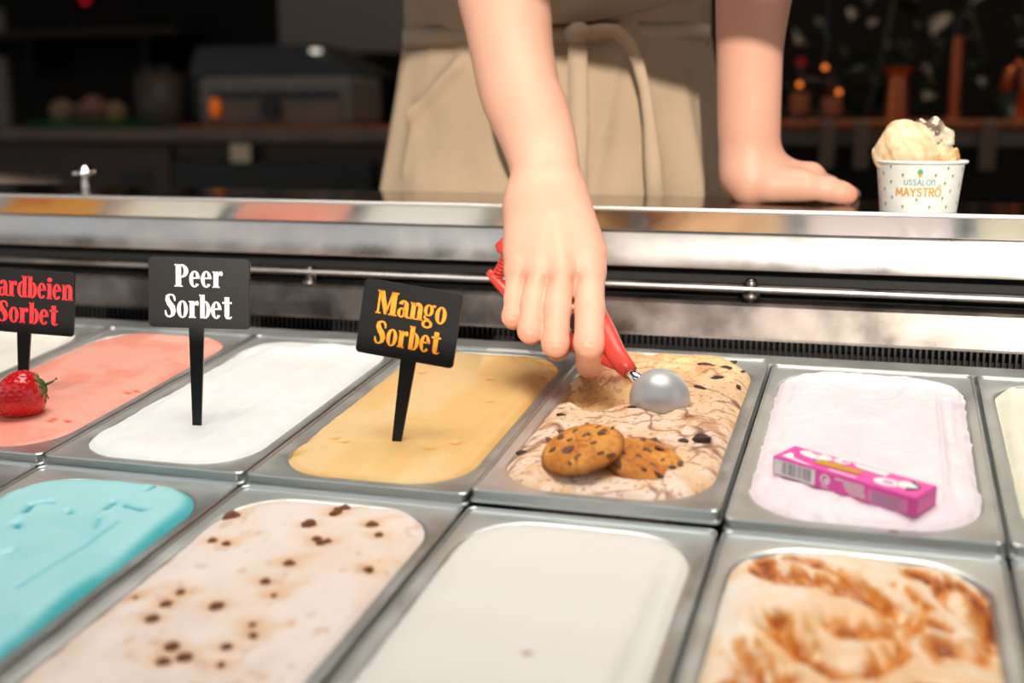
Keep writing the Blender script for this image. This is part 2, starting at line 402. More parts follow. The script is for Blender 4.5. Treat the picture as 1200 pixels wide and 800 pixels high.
# --- back row, from the left
wh = pan(-6, 0, 'steel pan at the far left end, beyond the cream pan')
ice_cream(wh, 'ice_cream', 'amber orange ice cream in the leftmost back pan', smooth_h(31), lambda A, B, e, h: mix(c3(0.90, 0.62, 0.22), c3(0.86, 0.45, 0.12), sstep(0.45, 0.6, fbm(A*30, B*30, 3, 5))), dense=0.5)
wh = pan(-5, 0, 'steel pan of cream ice cream left of the coral strawberry pan')
ice_cream(wh, 'ice_cream', 'cream ice cream with a beige streak, left of the coral sorbet', smooth_h(32, 0.002), lambda A, B, e, h: mix(c3(0.95, 0.93, 0.88), c3(0.88, 0.76, 0.60), sstep(0.52, 0.64, fbm(A*26, B*12, 3, 8))), dense=0.7)

wh = pan(-4, 0, 'steel pan of coral strawberry sorbet in the back row')
red_marks = [(0.0435, -0.0962), (0.0553, -0.0951), (0.0616, -0.0225), (0.0649, -0.0149), (0.0437, -0.1009)]
def h_(A, B, e):
    return 0.003 * sstep(0, 0.03, e) + 0.0016 * (fbm(A*24, B*10, 4, 41) - 0.5) * 2 + ridge(A, B, -0.03, -0.12, 0.045, 0.05, 0.006, 0.0012) - 0.0012 * spots(A, B, red_marks, 0.004)
ice_cream(wh, 'strawberry_sorbet', 'smooth coral pink sorbet under the strawberry', h_, lambda A, B, e, h: mix(mix(c3(0.975, 0.68, 0.60), c3(0.965, 0.60, 0.52), sstep(0.45, 0.65, fbm(A*35, B*35, 4, 42))), c3(0.86, 0.20, 0.12), 0.8 * spots(A, B, red_marks, 0.0022)))

wh = pan(-3, 0, 'steel pan of pure white pear sorbet in the back row')
def h_(A, B, e):
    return 0.0035 * sstep(0, 0.025, e) + 0.0028 * (fbm(A*20, B*14, 4, 51) - 0.5) * 2 + 0.0012 * np.abs(fbm(A*60, B*25, 3, 52) - 0.5) * 2 + ridge(A, B, 0.02, -0.13, 0.045, 0.10, 0.006, 0.002, 0.4) + ridge(A, B, -0.05, -0.06, -0.035, 0.12, 0.007, 0.002)
ice_cream(wh, 'pear_sorbet', 'pure white sorbet with the pear sign stuck in it', h_, const((0.955, 0.955, 0.945)))

wh = pan(-2, 0, 'steel pan of golden mango sorbet in the back row')
pits = [(-0.0406, 0.0761), (-0.0478, -0.0875), (-0.0373, -0.0924), (0.0301, -0.0934), (0.0449, -0.0798), (0.0647, 0.0877), (0.0226, 0.0720), (0.0005, -0.0770), (0.0413, 0.0135)]
rims_ = [(-0.0749, -0.0934), (-0.0675, -0.1182), (0.0560, 0.1280), (0.0693, 0.1130), (0.0340, 0.1366)]
def h_(A, B, e):
    return 0.003 * sstep(0, 0.022, e) + 0.0015 * (fbm(A*18, B*10, 4, 61) - 0.5) * 2 - 0.0022 * spots(A, B, pits, 0.0032) + ridge(A, B, -0.02, -0.04, 0.03, -0.045, 0.005, 0.0012) + ridge(A, B, 0.055, -0.10, 0.06, 0.09, 0.005, 0.0018) - 0.002 * spots(A, B, rims_, 0.006) * (fbm(A*150, B*150, 2, 63) > 0.45)
def c_(A, B, e, h):
    c = mix(c3(0.935, 0.79, 0.56), c3(0.925, 0.75, 0.48), sstep(0.4, 0.65, fbm(A*22, B*9, 4, 62)))
    c = mix(c, c3(0.87, 0.62, 0.22), 0.75 * sstep(0.008, 0.0, e) * sstep(0.35, 0.6, fbm(A*60, B*40, 3, 64)))
    return mix(c, c3(0.84, 0.56, 0.14), np.clip(0.9 * spots(A, B, pits, 0.0024) + 0.6 * spots(A, B, rims_, 0.006), 0, 1))
ice_cream(wh, 'mango_sorbet', 'golden tan sorbet with the mango sign stuck in it', h_, c_)

# --- cookie ice cream with the scooped hollow
wh_cookie = pan(-1, 0, 'steel pan of swirled cookie ice cream being scooped', dn=0.004)
hole = [(-0.0540, 0.0408), (-0.0366, 0.0317), (-0.0145, 0.0447)]
def hollow(A, B):
    A = A + 0.006 * (fbm(A*55, B*55, 3, 71) - 0.5); B = B + 0.008 * (fbm(A*55, B*55, 3, 72) - 0.5)
    d = 1e9 * np.ones_like(A)
    for (x0, y0), (x1, y1) in zip(hole[:-1], hole[1:]):
        dx, dy = x1-x0, y1-y0; t = np.clip(((A-x0)*dx + (B-y0)*dy) / (dx*dx+dy*dy), 0, 1)
        d = np.minimum(d, np.hypot(A - x0 - t*dx, (B - y0 - t*dy) * 0.60))
    return d
def h_(A, B, e):
    d = hollow(A, B)
    q = np.clip(d / 0.0235, 0, 1)
    bowl = -0.0140 * (1 - q * q) ** 0.9
    lipr = 0.0030 * np.exp(-((d - 0.0245) / 0.004) ** 2) * sstep(-0.012, 0.012, B - 0.03)
    rough = 0.0012 * (fbm(A*110, B*110, 4, 73) - 0.5) * 2
    swirl = 0.0022 * np.sin(150 * (B + 0.5*A) + 9 * fbm(A*22, B*22, 3, 74)) * sstep(0.018, 0.03, d) * sstep(0, 0.02, e) * 0.55
    back = 0.004 * sstep(0.03, 0.12, B) * sstep(0, 0.02, e)
    return 0.0045 * sstep(0, 0.02, e) + bowl + lipr + rough * (0.8 + (q < 1) * 1.6) + swirl + back + 0.002 * (fbm(A*30, B*30, 3, 75) - 0.5)
def c_(A, B, e, h):
    d = hollow(A, B)
    wx = A + 0.022 * (fbm(A*26, B*26, 4, 76) - 0.5); wy = B + 0.03 * (fbm(A*26, B*26, 4, 77) - 0.5)
    band = np.sin(230 * (wy * 0.8 + wx * 0.6) + 7 * fbm(wx*34, wy*34, 3, 78))
    fine = np.sin(520 * (wy * 0.7 - wx * 0.4) + 12 * fbm(wx*45, wy*45, 3, 85))
    c = mix(c3(0.945, 0.81, 0.67), c3(0.92, 0.73, 0.54), sstep(0.35, 0.7, fbm(A*22, B*22, 3, 79)))
    c = mix(c, c3(0.955, 0.88, 0.83), 0.7 * sstep(0.045, -0.04, B) * sstep(0.4, 0.6, fbm(A*40, B*40, 3, 70)))
    c = mix(c, c3(0.73, 0.47, 0.32), 0.60 * sstep(0.55, 0.98, band) * sstep(0.40, 0.58, fbm(A*36, B*36, 3, 81)))
    c = mix(c, c3(0.60, 0.36, 0.24), 0.60 * sstep(0.70, 1.0, fine) * sstep(0.46, 0.60, fbm(A*28, B*28, 3, 86)))
    c = mix(c, c3(0.45, 0.28, 0.20), 0.7 * sstep(0.94, 1.0, band) * sstep(0.54, 0.62, fbm(A*60, B*60, 3, 82)))
    c = mix(c, c3(0.87, 0.66, 0.42), 0.55 * sstep(0.06, 0.13, B))
    c = mix(c, c3(0.40, 0.25, 0.20), 0.75 * strokes(A, B, SMEAR, 0.0035, 0.006, 87))
    inside = sstep(0.0215, 0.016, d)
    c = mix(c, c3(0.925, 0.75, 0.46), inside * 0.8)
    c = mix(c, c3(0.70, 0.47, 0.28), inside * sstep(0.56, 0.70, fbm(A*110, B*60, 3, 83)) * 0.4)
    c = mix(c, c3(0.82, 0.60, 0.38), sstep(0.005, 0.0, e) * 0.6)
    return mix(c, c3(0.62, 0.36, 0.24), 0.5 * sstep(0.68, 0.75, fbm(A*420, B*420, 2, 84)))
SMEAR = [[(-0.0330, -0.1070), (-0.0141, -0.1106), (0.0027, -0.1006)], [(-0.0126, -0.0913), (0.0088, -0.0930)], [(0.0460, -0.0278), (0.0590, -0.0542), (0.0509, -0.0724)], [(-0.0684, -0.0988), (-0.0595, -0.0886)]]
ic = ice_cream(wh_cookie, 'cookie_ice_cream', 'beige ice cream with brown swirls, chocolate pieces and a scooped hollow', h_, c_, dense=1.25)
def lump(sz, seed, squash=0.55):
    rs = random.Random(seed); mb = MB(); rings = []
    for i in range(5):
        t = -1 + 2 * i / 4; rr = math.sqrt(max(0.12, 1 - t*t))
        rings.append([(sz * rr * math.cos(2*PI*k/8) * rs.uniform(0.75, 1.2), sz * rr * math.sin(2*PI*k/8) * rs.uniform(0.6, 1.0), sz * squash * t * rs.uniform(0.8, 1.1)) for k in range(8)])
    return mb.loft(rings)
chunk_me = []
for i in range(6):
    o = lump(1.0, 100 + i, 0.45).build('chocolate_chunk', M_choc); chunk_me.append(o.data); bpy.data.objects.remove(o)
nut_me = []
for i in range(6):
    o = lump(1.0, 200 + i, 0.55).build('praline_piece', M_caramel_bit, None, True); nut_me.append(o.data); bpy.data.objects.remove(o)
def bit(name, mes, m, parent, ab, z, sx, sy, rz, i):
    o = link(name, mes[i % len(mes)], m, parent, (ab[0], ab[1], z), (0.15 * math.sin(i), 0.15 * math.cos(i * 2), rz))
    o.scale = (sx, sy, (sx + sy) / 2); return o
def zat(o, a, b):
    """height of the ice cream surface there"""
    me = o.data; n = len(me.vertices); v = np.empty(n * 3, np.float32); me.vertices.foreach_get('co', v); v = v.reshape(-1, 3)
    return float(v[np.argmin((v[:, 0] - a)**2 + (v[:, 1] - b)**2), 2])
CH = [((0.0338, 0.1149), .0075, .0030, .1), ((0.0505, 0.1067), .0060, .0028, -.3), ((0.0463, 0.0855), .0055, .0028, 0), ((0.0360, 0.0616), .0055, .0025, -.2), ((0.0646, 0.0762), .0055, .0026, -1.2),
      ((0.0534, -0.0487), .0085, .0070, -.5), ((0.0413, -0.0531), .0040, .0055, 0), ((-0.0658, -0.0950), .0055, .0032, .3), ((-0.0699, 0.1035), .0050, .0035, -.3), ((-0.0583, 0.0986), .0036, .0040, .2),
      ((-0.0579, 0.0252), .0042, .0035, .3), ((0.0535, 0.1284), .0045, .0022, .2), ((-0.0066, 0.0018), .0035, .0028, .3), ((-0.0566, -0.0204), .0045, .0022, .1), ((-0.0531, 0.0856), .0030, .0022, 0),
      ((-0.0065, 0.1484), .0050, .0022, .4), ((-0.0402, 0.1468), .0035, .0020, 0), ((0.0170, 0.1505), .0040, .0018, .2), ((-0.0431, -0.0965), .0036, .0020, 0), ((0.0637, 0.1140), .0030, .0020, .9), ((-0.0430, 0.0119), .0030, .0025, .5)]
for i, (ab, sx, sy, rz) in enumerate(CH): bit('chocolate_chunk', chunk_me, M_choc, ic, ab, zat(ic, *ab) + 0.0002, sx, sy, rz, i)

# --- pink bubble gum ice cream
wh = pan(0, 0, 'steel pan of pale pink ice cream with the gum box on it')
def h_(A, B, e):
    w1 = fbm(A*16, B*12, 3, 91)
    sp = 0.0016 * np.abs(((w1 * 9) % 1) - 0.5) * 2
    return 0.0035 * sstep(0, 0.02, e) + sp + ridge(A, B, 0.05, -0.12, 0.050, 0.10, 0.0035, 0.0035, 0.5) + ridge(A, B, 0.058, -0.02, 0.06, 0.10, 0.003, 0.002) + 0.0016 * (fbm(A*40, B*28, 4, 92) - 0.5) * 2 + ridge(A, B, -0.02, 0.045, 0.015, 0.02, 0.004, 0.002, 0.6) - 0.003 * sstep(0.03, 0.0, np.hypot(A + 0.045, (B - 0.06) * 0.7)) * 0.4 + 0.001 * (fbm(A*170, B*170, 2, 93) - 0.5) * sstep(0.012, 0.004, e)
ice_cream(wh, 'bubblegum_ice_cream', 'pale pink ice cream with spatula ridges under the gum box', h_, lambda A, B, e, h: mix(c3(0.965, 0.915, 0.93), c3(0.965, 0.895, 0.915), sstep(0.4, 0.65, fbm(A*25, B*25, 3, 94))))
wh = pan(1, 0, 'steel pan of pale yellow ice cream at the right edge of the back row')
ice_cream(wh, 'ice_cream', 'pale yellow ice cream with lengthwise grooves at the right edge', lambda A, B, e: 0.003 * sstep(0, 0.02, e) + 0.0016 * np.sin(330 * A + 6 * fbm(A*20, B*9, 3, 95)) * 0.6 + 0.0014 * (fbm(A*60, B*30, 3, 96) - 0.5) * 2, const((0.945, 0.93, 0.83)), dense=0.8)

# --- front row, from the left
wh = pan(-4, 1, 'empty-looking front steel pan cut off at the left edge')
ice_cream(wh, 'ice_cream', 'dark pink ice cream in the front pan at the left edge', smooth_h(33), const((0.80, 0.50, 0.52)), dense=0.5)
wh = pan(-3, 1, 'front steel pan of turquoise blue ice cream')
dents = [[(-0.0339, 0.0821), (-0.0359, 0.0942), (-0.0271, 0.1005)], [(-0.0078, 0.0922), (0.0002, 0.0886)], [(-0.0262, 0.0637), (-0.0200, 0.0599)], [(-0.0060, 0.0260), (-0.0021, 0.0305)], [(0.0174, 0.0994), (0.0159, 0.1103), (0.0296, 0.1064), (0.0440, 0.1042)], [(0.0267, 0.1331), (0.0284, 0.1410), (0.0227, 0.1520)], [(-0.0649, 0.1139), (-0.0633, 0.1172)]]
groove = [[(0.0379, 0.0825), (0.0392, 0.0463), (0.0367, 0.0165), (0.0343, -0.0091)], [(0.0291, 0.0713), (0.0229, 0.0857)]]
def h_(A, B, e):
    return 0.004 * sstep(0, 0.016, e) + 0.0022 * (fbm(A*16, B*10, 3, 101) - 0.5) * 2 - 0.0030 * strokes(A, B, dents, 0.0034, 0.003) + 0.0012 * strokes(A, B, [[(x + 0.003, y - 0.006) for x, y in p] for p in dents], 0.005) - 0.0012 * strokes(A, B, groove, 0.0022)
def c_(A, B, e, h):
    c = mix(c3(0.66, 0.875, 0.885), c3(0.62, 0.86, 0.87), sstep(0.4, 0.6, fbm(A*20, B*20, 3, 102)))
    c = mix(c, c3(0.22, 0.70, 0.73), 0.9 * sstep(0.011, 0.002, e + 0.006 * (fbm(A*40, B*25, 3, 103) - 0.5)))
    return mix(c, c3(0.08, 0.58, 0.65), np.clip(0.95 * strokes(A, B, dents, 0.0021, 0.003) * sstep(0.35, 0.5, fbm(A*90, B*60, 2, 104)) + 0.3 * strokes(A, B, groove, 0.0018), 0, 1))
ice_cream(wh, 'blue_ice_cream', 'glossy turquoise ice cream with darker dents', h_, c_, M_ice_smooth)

wh = pan(-2, 1, 'front steel pan of cream ice cream dotted with brown praline')
PRL = [(-0.0609, 0.1125, 0.0047), (-0.0041, 0.1084, 0.0038), (-0.0532, 0.0743, 0.0024), (-0.0419, 0.072, 0.0021), (-0.0752, 0.0451, 0.0028), (0.0151, 0.0854, 0.0026), (0.0086, 0.0558, 0.0028), (0.0058, 0.0311, 0.0024), (-0.0355, 0.0086, 0.0022), (-0.0355, -0.0056, 0.0028), (-0.0339, -0.0226, 0.0032), (-0.0069, -0.0016, 0.0035), (-0.0738, -0.0178, 0.0026), (-0.0719, -0.0593, 0.0025), (0.0221, -0.0146, 0.0016), (0.0278, -0.0241, 0.002), (-0.0074, -0.046, 0.0033), (0.0041, -0.0534, 0.0035), (-0.0044, -0.0589, 0.003), (0.0201, -0.0384, 0.0024), (0.0251, -0.0532, 0.0019), (0.0059, 0.1306, 0.0022), (0.0058, 0.1402, 0.0031), (0.0043, 0.1275, 0.0025), (0.0353, 0.1163, 0.0032), (0.0458, 0.1036, 0.0021), (0.0182, 0.0885, 0.0021), (0.0564, 0.0616, 0.0025), (0.0296, 0.1526, 0.0017), (0.0099, 0.0903, 0.0024), (-0.0592, -0.0002, 0.0014), (0.002, 0.1365, 0.0017), (-0.0802, 0.1081, 0.0019), (0.0183, 0.0175, 0.0014)]
pts = [(a, b) for a, b, s in PRL]
streak = [[(a - 0.004, b + 0.003), (a + 0.012, b + 0.016)] for a, b, s in PRL[::3]]
def h_(A, B, e):
    return 0.0035 * sstep(0, 0.025, e) + 0.0022 * (fbm(A*18, B*12, 4, 111) - 0.5) * 2 - 0.0015 * spots(A, B, pts, 0.006) + 0.0008 * (fbm(A*70, B*30, 3, 112) - 0.5) * 2
def c_(A, B, e, h):
    c = mix(c3(0.945, 0.885, 0.845), c3(0.93, 0.85, 0.79), sstep(0.4, 0.65, fbm(A*22, B*14, 3, 113)))
    c = mix(c, c3(0.92, 0.76, 0.60), 0.55 * strokes(A, B, streak, 0.004, 0.004))
    c = mix(c, c3(0.88, 0.64, 0.40), 0.6 * spots(A, B, pts, 0.0062))
    return mix(c, c3(0.80, 0.60, 0.50), 0.35 * sstep(0.70, 0.76, fbm(A*110, B*80, 3, 114)))
ic = ice_cream(wh, 'praline_ice_cream', 'cream ice cream dotted with caramelised brown pieces', h_, c_)
for i, (a, b, s) in enumerate(PRL): bit('praline_piece', nut_me, M_caramel_bit, ic, (a, b), zat(ic, a, b) + 0.0004, s * 1.4, s * 1.7, 0.3 * math.sin(i * 3), i)

wh = pan(-1, 1, 'front steel pan of plain off-white ice cream')
def h_(A, B, e):
    wv = 0.0010 * np.sin(95 * (B + 0.02 * fbm(A*14, B*8, 2, 121)) + 2.5 * fbm(A*10, B*18, 3, 122)) * sstep(0, 0.03, e)
    return 0.0035 * sstep(0, 0.02, e) + wv + ridge(A, B, 0.052, -0.15, 0.055, 0.11, 0.004, 0.0022, 0.5) + ridge(A, B, -0.045, -0.10, 0.03, -0.055, 0.003, 0.0014, 0.8)
ice_cream(wh, 'vanilla_ice_cream', 'plain off-white ice cream with faint crosswise waves', h_, lambda A, B, e, h: mix(c3(0.925, 0.905, 0.875), c3(0.55, 0.35, 0.18), 0.8 * spots(A, B, [(0.0085, -0.0099)], 0.0018)), M_ice_smooth)

wh = pan(0, 1, 'front steel pan of cream ice cream with caramel ribbons')
RB = [[(-0.0542, 0.1181), (-0.0463, 0.1007), (-0.0309, 0.1002), (-0.0105, 0.0970), (0.0093, 0.0988), (0.0222, 0.0835), (0.0302, 0.0688)],
      [(-0.0382, 0.1285), (-0.0261, 0.1280), (-0.0116, 0.1238), (0.0073, 0.1104), (0.0187, 0.0941)], [(-0.0529, 0.1295), (-0.0431, 0.1120)],
      [(-0.0396, 0.0610), (-0.0331, 0.0462), (-0.0229, 0.0289)], [(-0.0088, 0.0584), (0.0034, 0.0659), (0.0163, 0.0663)],
      [(0.0051, 0.0164), (0.0149, 0.0284), (0.0230, 0.0427), (0.0314, 0.0620), (0.0331, 0.0899)], [(0.0293, 0.1412), (0.0393, 0.1295), (0.0560, 0.1283), (0.0679, 0.1129), (0.0666, 0.0795)],
      [(0.0246, 0.1176), (0.0352, 0.0866), (0.0420, 0.0690)], [(0.0610, 0.0763), (0.0677, 0.0647)], [(0.0375, 0.0574), (0.0596, 0.0509)], [(-0.0562, 0.1379), (-0.0341, 0.1454)], [(0.0436, 0.1222), (0.0470, 0.0933)], [(-0.0156, 0.0249), (-0.0048, 0.0116)]]
AREA = [[(-0.0489, 0.1128), (-0.0251, 0.1121), (0.0029, 0.1043), (0.0231, 0.0762)], [(0.0339, 0.1346), (0.0545, 0.1166), (0.0658, 0.0793)], [(0.0070, 0.0184), (0.0250, 0.0415), (0.0596, 0.0500)], [(-0.0382, 0.0558), (-0.0256, 0.0266)], [(-0.0066, 0.0580), (0.0158, 0.0635)], [(-0.0524, 0.0241), (-0.0417, 0.0024)]]
RB = RB + [[(-x, y - 0.135) for x, y in p] for p in RB]; AREA = AREA + [[(-x, y - 0.135) for x, y in p] for p in AREA]      # the swirls go on towards the front
def stria(A, B):
    return np.sin(620 * (A * 0.8 + B * 0.35) + 9 * fbm(A*60, B*45, 3, 137)) * 0.5 + 0.5
def h_(A, B, e):
    car = strokes(A, B, RB, 0.0062, 0.006, 131); ar = strokes(A, B, AREA, 0.0125, 0.009, 138)
    return 0.004 * sstep(0, 0.02, e) - 0.0052 * car - 0.0055 * ar + 0.0026 * ar * stria(A, B) + 0.0060 * (fbm(A*24, B*20, 3, 132) - 0.45) * sstep(0, 0.02, e) + 0.0030 * (fbm(A*60 + 20*B, B*26, 3, 133) - 0.5)
def c_(A, B, e, h):
    car = strokes(A, B, RB, 0.0062, 0.006, 131); ar = strokes(A, B, AREA, 0.0125, 0.009, 138)
    fil = fbm(A*90 + 30*B, B*40 - 30*A, 4, 134)
    soft = strokes(A, B, RB, 0.021, 0.012, 135)
    c = mix(c3(0.965, 0.91, 0.84), c3(0.945, 0.74, 0.52), np.clip(sstep(0.25, 0.8, soft) * 0.35 + 0.42 * sstep(0.42, 0.58, fbm(A*26, B*22, 3, 136)), 0, 1))
    c = mix(c, c3(0.965, 0.93, 0.88), 0.6 * sstep(0.56, 0.66, fbm(A*34 + 9, B*30, 3, 139)) * sstep(0.5, 0.2, ar))
    c = mix(c, c3(0.86, 0.56, 0.24), 0.85 * sstep(0.30, 0.7, ar) * sstep(0.30, 0.62, stria(A, B) * 0.6 + fil * 0.5))
    c = mix(c, c3(0.85, 0.52, 0.18), 0.85 * sstep(0.40, 0.75, car) * sstep(0.24, 0.44, fil))
    c = mix(c, c3(0.70, 0.35, 0.07), 0.9 * sstep(0.55, 0.95, np.maximum(car, ar * 0.85)) * sstep(0.42, 0.58, fil))
    return mix(c, c3(0.50, 0.23, 0.05), 0.7 * sstep(0.85, 1.0, car) * sstep(0.54, 0.64, fil))
ic = ice_cream(wh, 'caramel_ice_cream', 'cream ice cream with deep orange-brown caramel swirls', h_, c_, M_ice_smooth, dense=1.2)
bit('praline_piece', nut_me, M_caramel_bit, ic, (0.0185, 0.1707), 0.004, 0.005, 0.004, 0.3, 1)
wh = pan(1, 1, 'front steel pan cut off at the lower right edge')
ice_cream(wh, 'ice_cream', 'beige ice cream in the front pan at the right edge', smooth_h(34), const((0.90, 0.84, 0.74)), dense=0.5)

# the rows go on beyond both sides of the view
for k, row, nm, c, txt in ((2, 0, 'ice_cream', (0.90, 0.72, 0.74), 'rose ice cream'), (3, 0, 'ice_cream', (0.62, 0.44, 0.32), 'milk chocolate ice cream'), (2, 1, 'ice_cream', (0.80, 0.86, 0.68), 'pale green ice cream'), (3, 1, 'ice_cream', (0.92, 0.84, 0.62), 'yellow custard ice cream'),
                        (-5, 1, 'ice_cream', (0.90, 0.85, 0.74), 'light beige ice cream'), (-6, 1, 'ice_cream', (0.50, 0.34, 0.25), 'dark brown ice cream')):
    wh = pan(k, row, 'steel pan holding the ' + txt + (' in the back row' if row == 0 else ' in the front row'))
    ice_cream(wh, nm, txt + ' in a pan beyond the ' + ('right' if k > 0 else 'left') + ' edge of the picture', smooth_h(40 + k, 0.002), const(c), dense=0.4)


# ------------------------------------------------------------------ lettering (bold condensed slab face, drawn as flat strokes)
def ring(cx, cy, rx, ry, tx, ty, a0=0, a1=360, n=22):
    v, f = [], []
    for i in range(n + 1):
        a = math.radians(a0 + (a1 - a0) * i / n); c, s_ = math.cos(a), math.sin(a)
        v += [(cx + rx * c, cy + ry * s_), (cx + (rx - tx) * c, cy + (ry - ty) * s_)]
    for i in range(n): f.append((2*i, 2*i + 2, 2*i + 3, 2*i + 1))
    return v, f
def bar(x0, y0, x1, y1): return [(x0, y0), (x1, y0), (x1, y1), (x0, y1)], [(0, 1, 2, 3)]
def poly(*p): return list(p), [tuple(range(len(p)))]
def stroke(*p):
    v, f = [], []
    for i, (x, y, wd) in enumerate(p):
        q0 = p[max(i - 1, 0)]; q1 = p[min(i + 1, len(p) - 1)]
        dx, dy = q1[0] - q0[0], q1[1] - q0[1]; l = math.hypot(dx, dy) or 1
        v += [(x - dy / l * wd / 2, y + dx / l * wd / 2), (x + dy / l * wd / 2, y - dx / l * wd / 2)]
    for i in range(len(p) - 1): f.append((2*i, 2*i + 1, 2*i + 3, 2*i + 2))
    return v, f
GL = {
 'P': (.57, [bar(.05, 0, .26, 1), bar(0, 0, .32, .06), bar(0, .94, .27, 1), ring(.25, .70, .29, .30, .18, .07, -90, 90)]),
 'e': (.45, [ring(.21, .36, .21, .37, .15, .06, 12, 322), bar(.08, .37, .41, .44), poly((.28, .37), (.42, .37), (.42, .44), (.28, .5))]),
 'r': (.42, [bar(.04, 0, .23, .72), bar(0, 0, .28, .06), bar(0, .66, .2, .72), poly((.22, .44), (.27, .60), (.30, .54), (.37, .52), (.41, .62), (.37, .73), (.28, .72), (.22, .60))]),
 'S': (.50, [stroke((.42, .70, .05), (.40, .86, .09), (.34, .95, .08), (.23, .97, .07), (.13, .90, .14), (.125, .76, .19), (.20, .60, .22), (.31, .45, .23), (.36, .27, .20), (.33, .12, .15), (.23, .03, .07), (.12, .05, .08), (.06, .15, .09), (.04, .30, .05))]),
 'o': (.47, [ring(.22, .36, .22, .375, .155, .06)]),
 'b': (.47, [bar(.04, 0, .22, 1), bar(0, .94, .2, 1), ring(.23, .36, .22, .375, .16, .06, -120, 120)]),
 't': (.40, [bar(.09, .12, .28, .92), bar(0, .64, .38, .72), stroke((.185, .14, .19), (.21, .05, .15), (.30, .02, .07), (.38, .10, .04))]),
 'M': (.84, [bar(.05, 0, .13, 1), bar(0, 0, .2, .06), bar(0, .94, .2, 1), poly((.05, 1), (.26, 1), (.46, .16), (.38, 0), (.34, 0)), poly((.56, 1), (.64, 1), (.42, 0), (.36, 0)), bar(.56, 0, .77, 1), bar(.50, 0, .83, .06), bar(.6, .94, .83, 1)]),
 'a': (.48, [bar(.24, .04, .42, .52), ring(.22, .50, .20, .24, .17, .06, -4, 165), ring(.17, .20, .17, .21, .12, .05), bar(.36, 0, .48, .07)]),
 'n': (.53, [bar(.04, 0, .22, .72), bar(0, 0, .26, .06), bar(0, .66, .2, .72), ring(.30, .48, .19, .26, .18, .06, 0, 150), bar(.31, 0, .49, .50), bar(.27, 0, .53, .06)]),
 'g': (.47, [ring(.20, .49, .19, .25, .13, .05), ring(.20, -.10, .21, .18, .11, .07), stroke((.08, .26, .06), (.06, .18, .10), (.14, .10, .10), (.28, .07, .08)), stroke((.31, .64, .06), (.37, .70, .09), (.45, .68, .10))]),
 'A': (.66, [stroke((.08, 0, .07), (.30, 1, .07)), stroke((.26, 1, .16), (.48, 0, .24)), bar(.14, .28, .42, .35), bar(0, 0, .18, .06), bar(.32, 0, .66, .06)]),
 'd': (.48, [bar(.25, 0, .43, 1), bar(.2, .94, .4, 1), ring(.22, .36, .22, .375, .155, .06, 60, 300), bar(.4, 0, .48, .06)]),
 'i': (.27, [bar(.04, 0, .22, .72), bar(0, 0, .26, .06), bar(0, .66, .2, .72), (lambda r: (r[0], r[1]))(ring(.13, .90, .115, .10, .114, .099, 0, 360, 12))]),
}
def text_width(t): return sum(GL[c][0] for c in t)
def lettering(mb, t, cx, y, size, stretch, z_front):
    x = cx - text_width(t) * size * stretch / 2
    for c in t:
        adv, parts = GL[c]
        for v, f in parts: mb.add([(x + px_ * size * stretch, z_front, y + py_ * size) for px_, py_ in v], f)
        x += adv * size * stretch

def sign(label, base, yaw, roll, pitch, lines, ink, w, h, stake_len, size, cat='sign', xoff=0.0):
    o = thing('flavour_sign', label, cat, base, (0, 0, 0), 'black flavour signs stuck in the back row')
    o.rotation_mode = 'XYZ'
    o.matrix_world = Matrix.Translation(base) @ Matrix.Rotation(yaw, 4, 'Z') @ Matrix.Rotation(pitch, 4, 'X') @ Matrix.Rotation(roll, 4, 'Y')
    p = rrect(w / 2, h / 2, 0.003, 5); zc = stake_len + h / 2
    L = lambda k, y: [(xoff + x * k, y, zc + z * k) for x, z in p]
    plate = MB().loft([L(0.988, -0.0013), L(1.0, -0.0006), L(1.0, 0.0008), L(0.988, 0.0013)][::-1])
    plate_o = shade_auto(plate.build('plate', M_sign, o), 40)
    st = MB()
    st.loft([[(-0.0030, -0.0011, -0.012), (0.0030, -0.0011, -0.012), (0.0030, 0.0011, -0.012), (-0.0030, 0.0011, -0.012)],
             [(-0.0058, -0.0011, stake_len + 0.0005), (0.0058, -0.0011, stake_len + 0.0005), (0.0058, 0.0011, stake_len + 0.0005), (-0.0058, 0.0011, stake_len + 0.0005)]])
    st.build('stake', M_sign, o)
    tx = MB()
    for t, dx, dz, sz, sx in lines: lettering(tx, t, xoff + dx, zc + dz, sz, sx, -0.00155)
    tx.build('lettering', ink, plate_o)
    return o
R_ = math.radians
sign('black sign reading Peer Sorbet in white, in the white sorbet', PW(*(-0.4114, -0.2522, 0.0010)), R_(16), R_(1.6), R_(-3), [('Peer', 0.0, 0.0045, 0.0172, 1.14), ('Sorbet', -0.0005, -0.0190, 0.0180, 1.06)], M_white_print, 0.07714, 0.05386, 0.07581, 0.017, xoff=0.0022)
sign('black sign reading Mango Sorbet in orange, tilted in the golden sorbet', PW(*(-0.2469, -0.2505, 0.0010)), R_(7), R_(8.2), R_(-4), [('Mango', 0.001, 0.0035, 0.0170, 1.12), ('Sorbet', 0.0008, -0.0186, 0.0172, 1.07)], M_orange_print, 0.07366, 0.05461, 0.06033, 0.017, xoff=-0.0035)
sign('black sign reading Aardbeien Sorbet in red, behind the strawberry', PW(*(-0.6002, -0.2136, 0.0010)), R_(14), R_(4.0), R_(-3), [('Aardbeien', 0.0038, 0.0036, 0.0178, 1.0), ('Sorbet', 0.0035, -0.0182, 0.0178, 1.07)], M_red_print, 0.08495, 0.05361, 0.05222, 0.017)

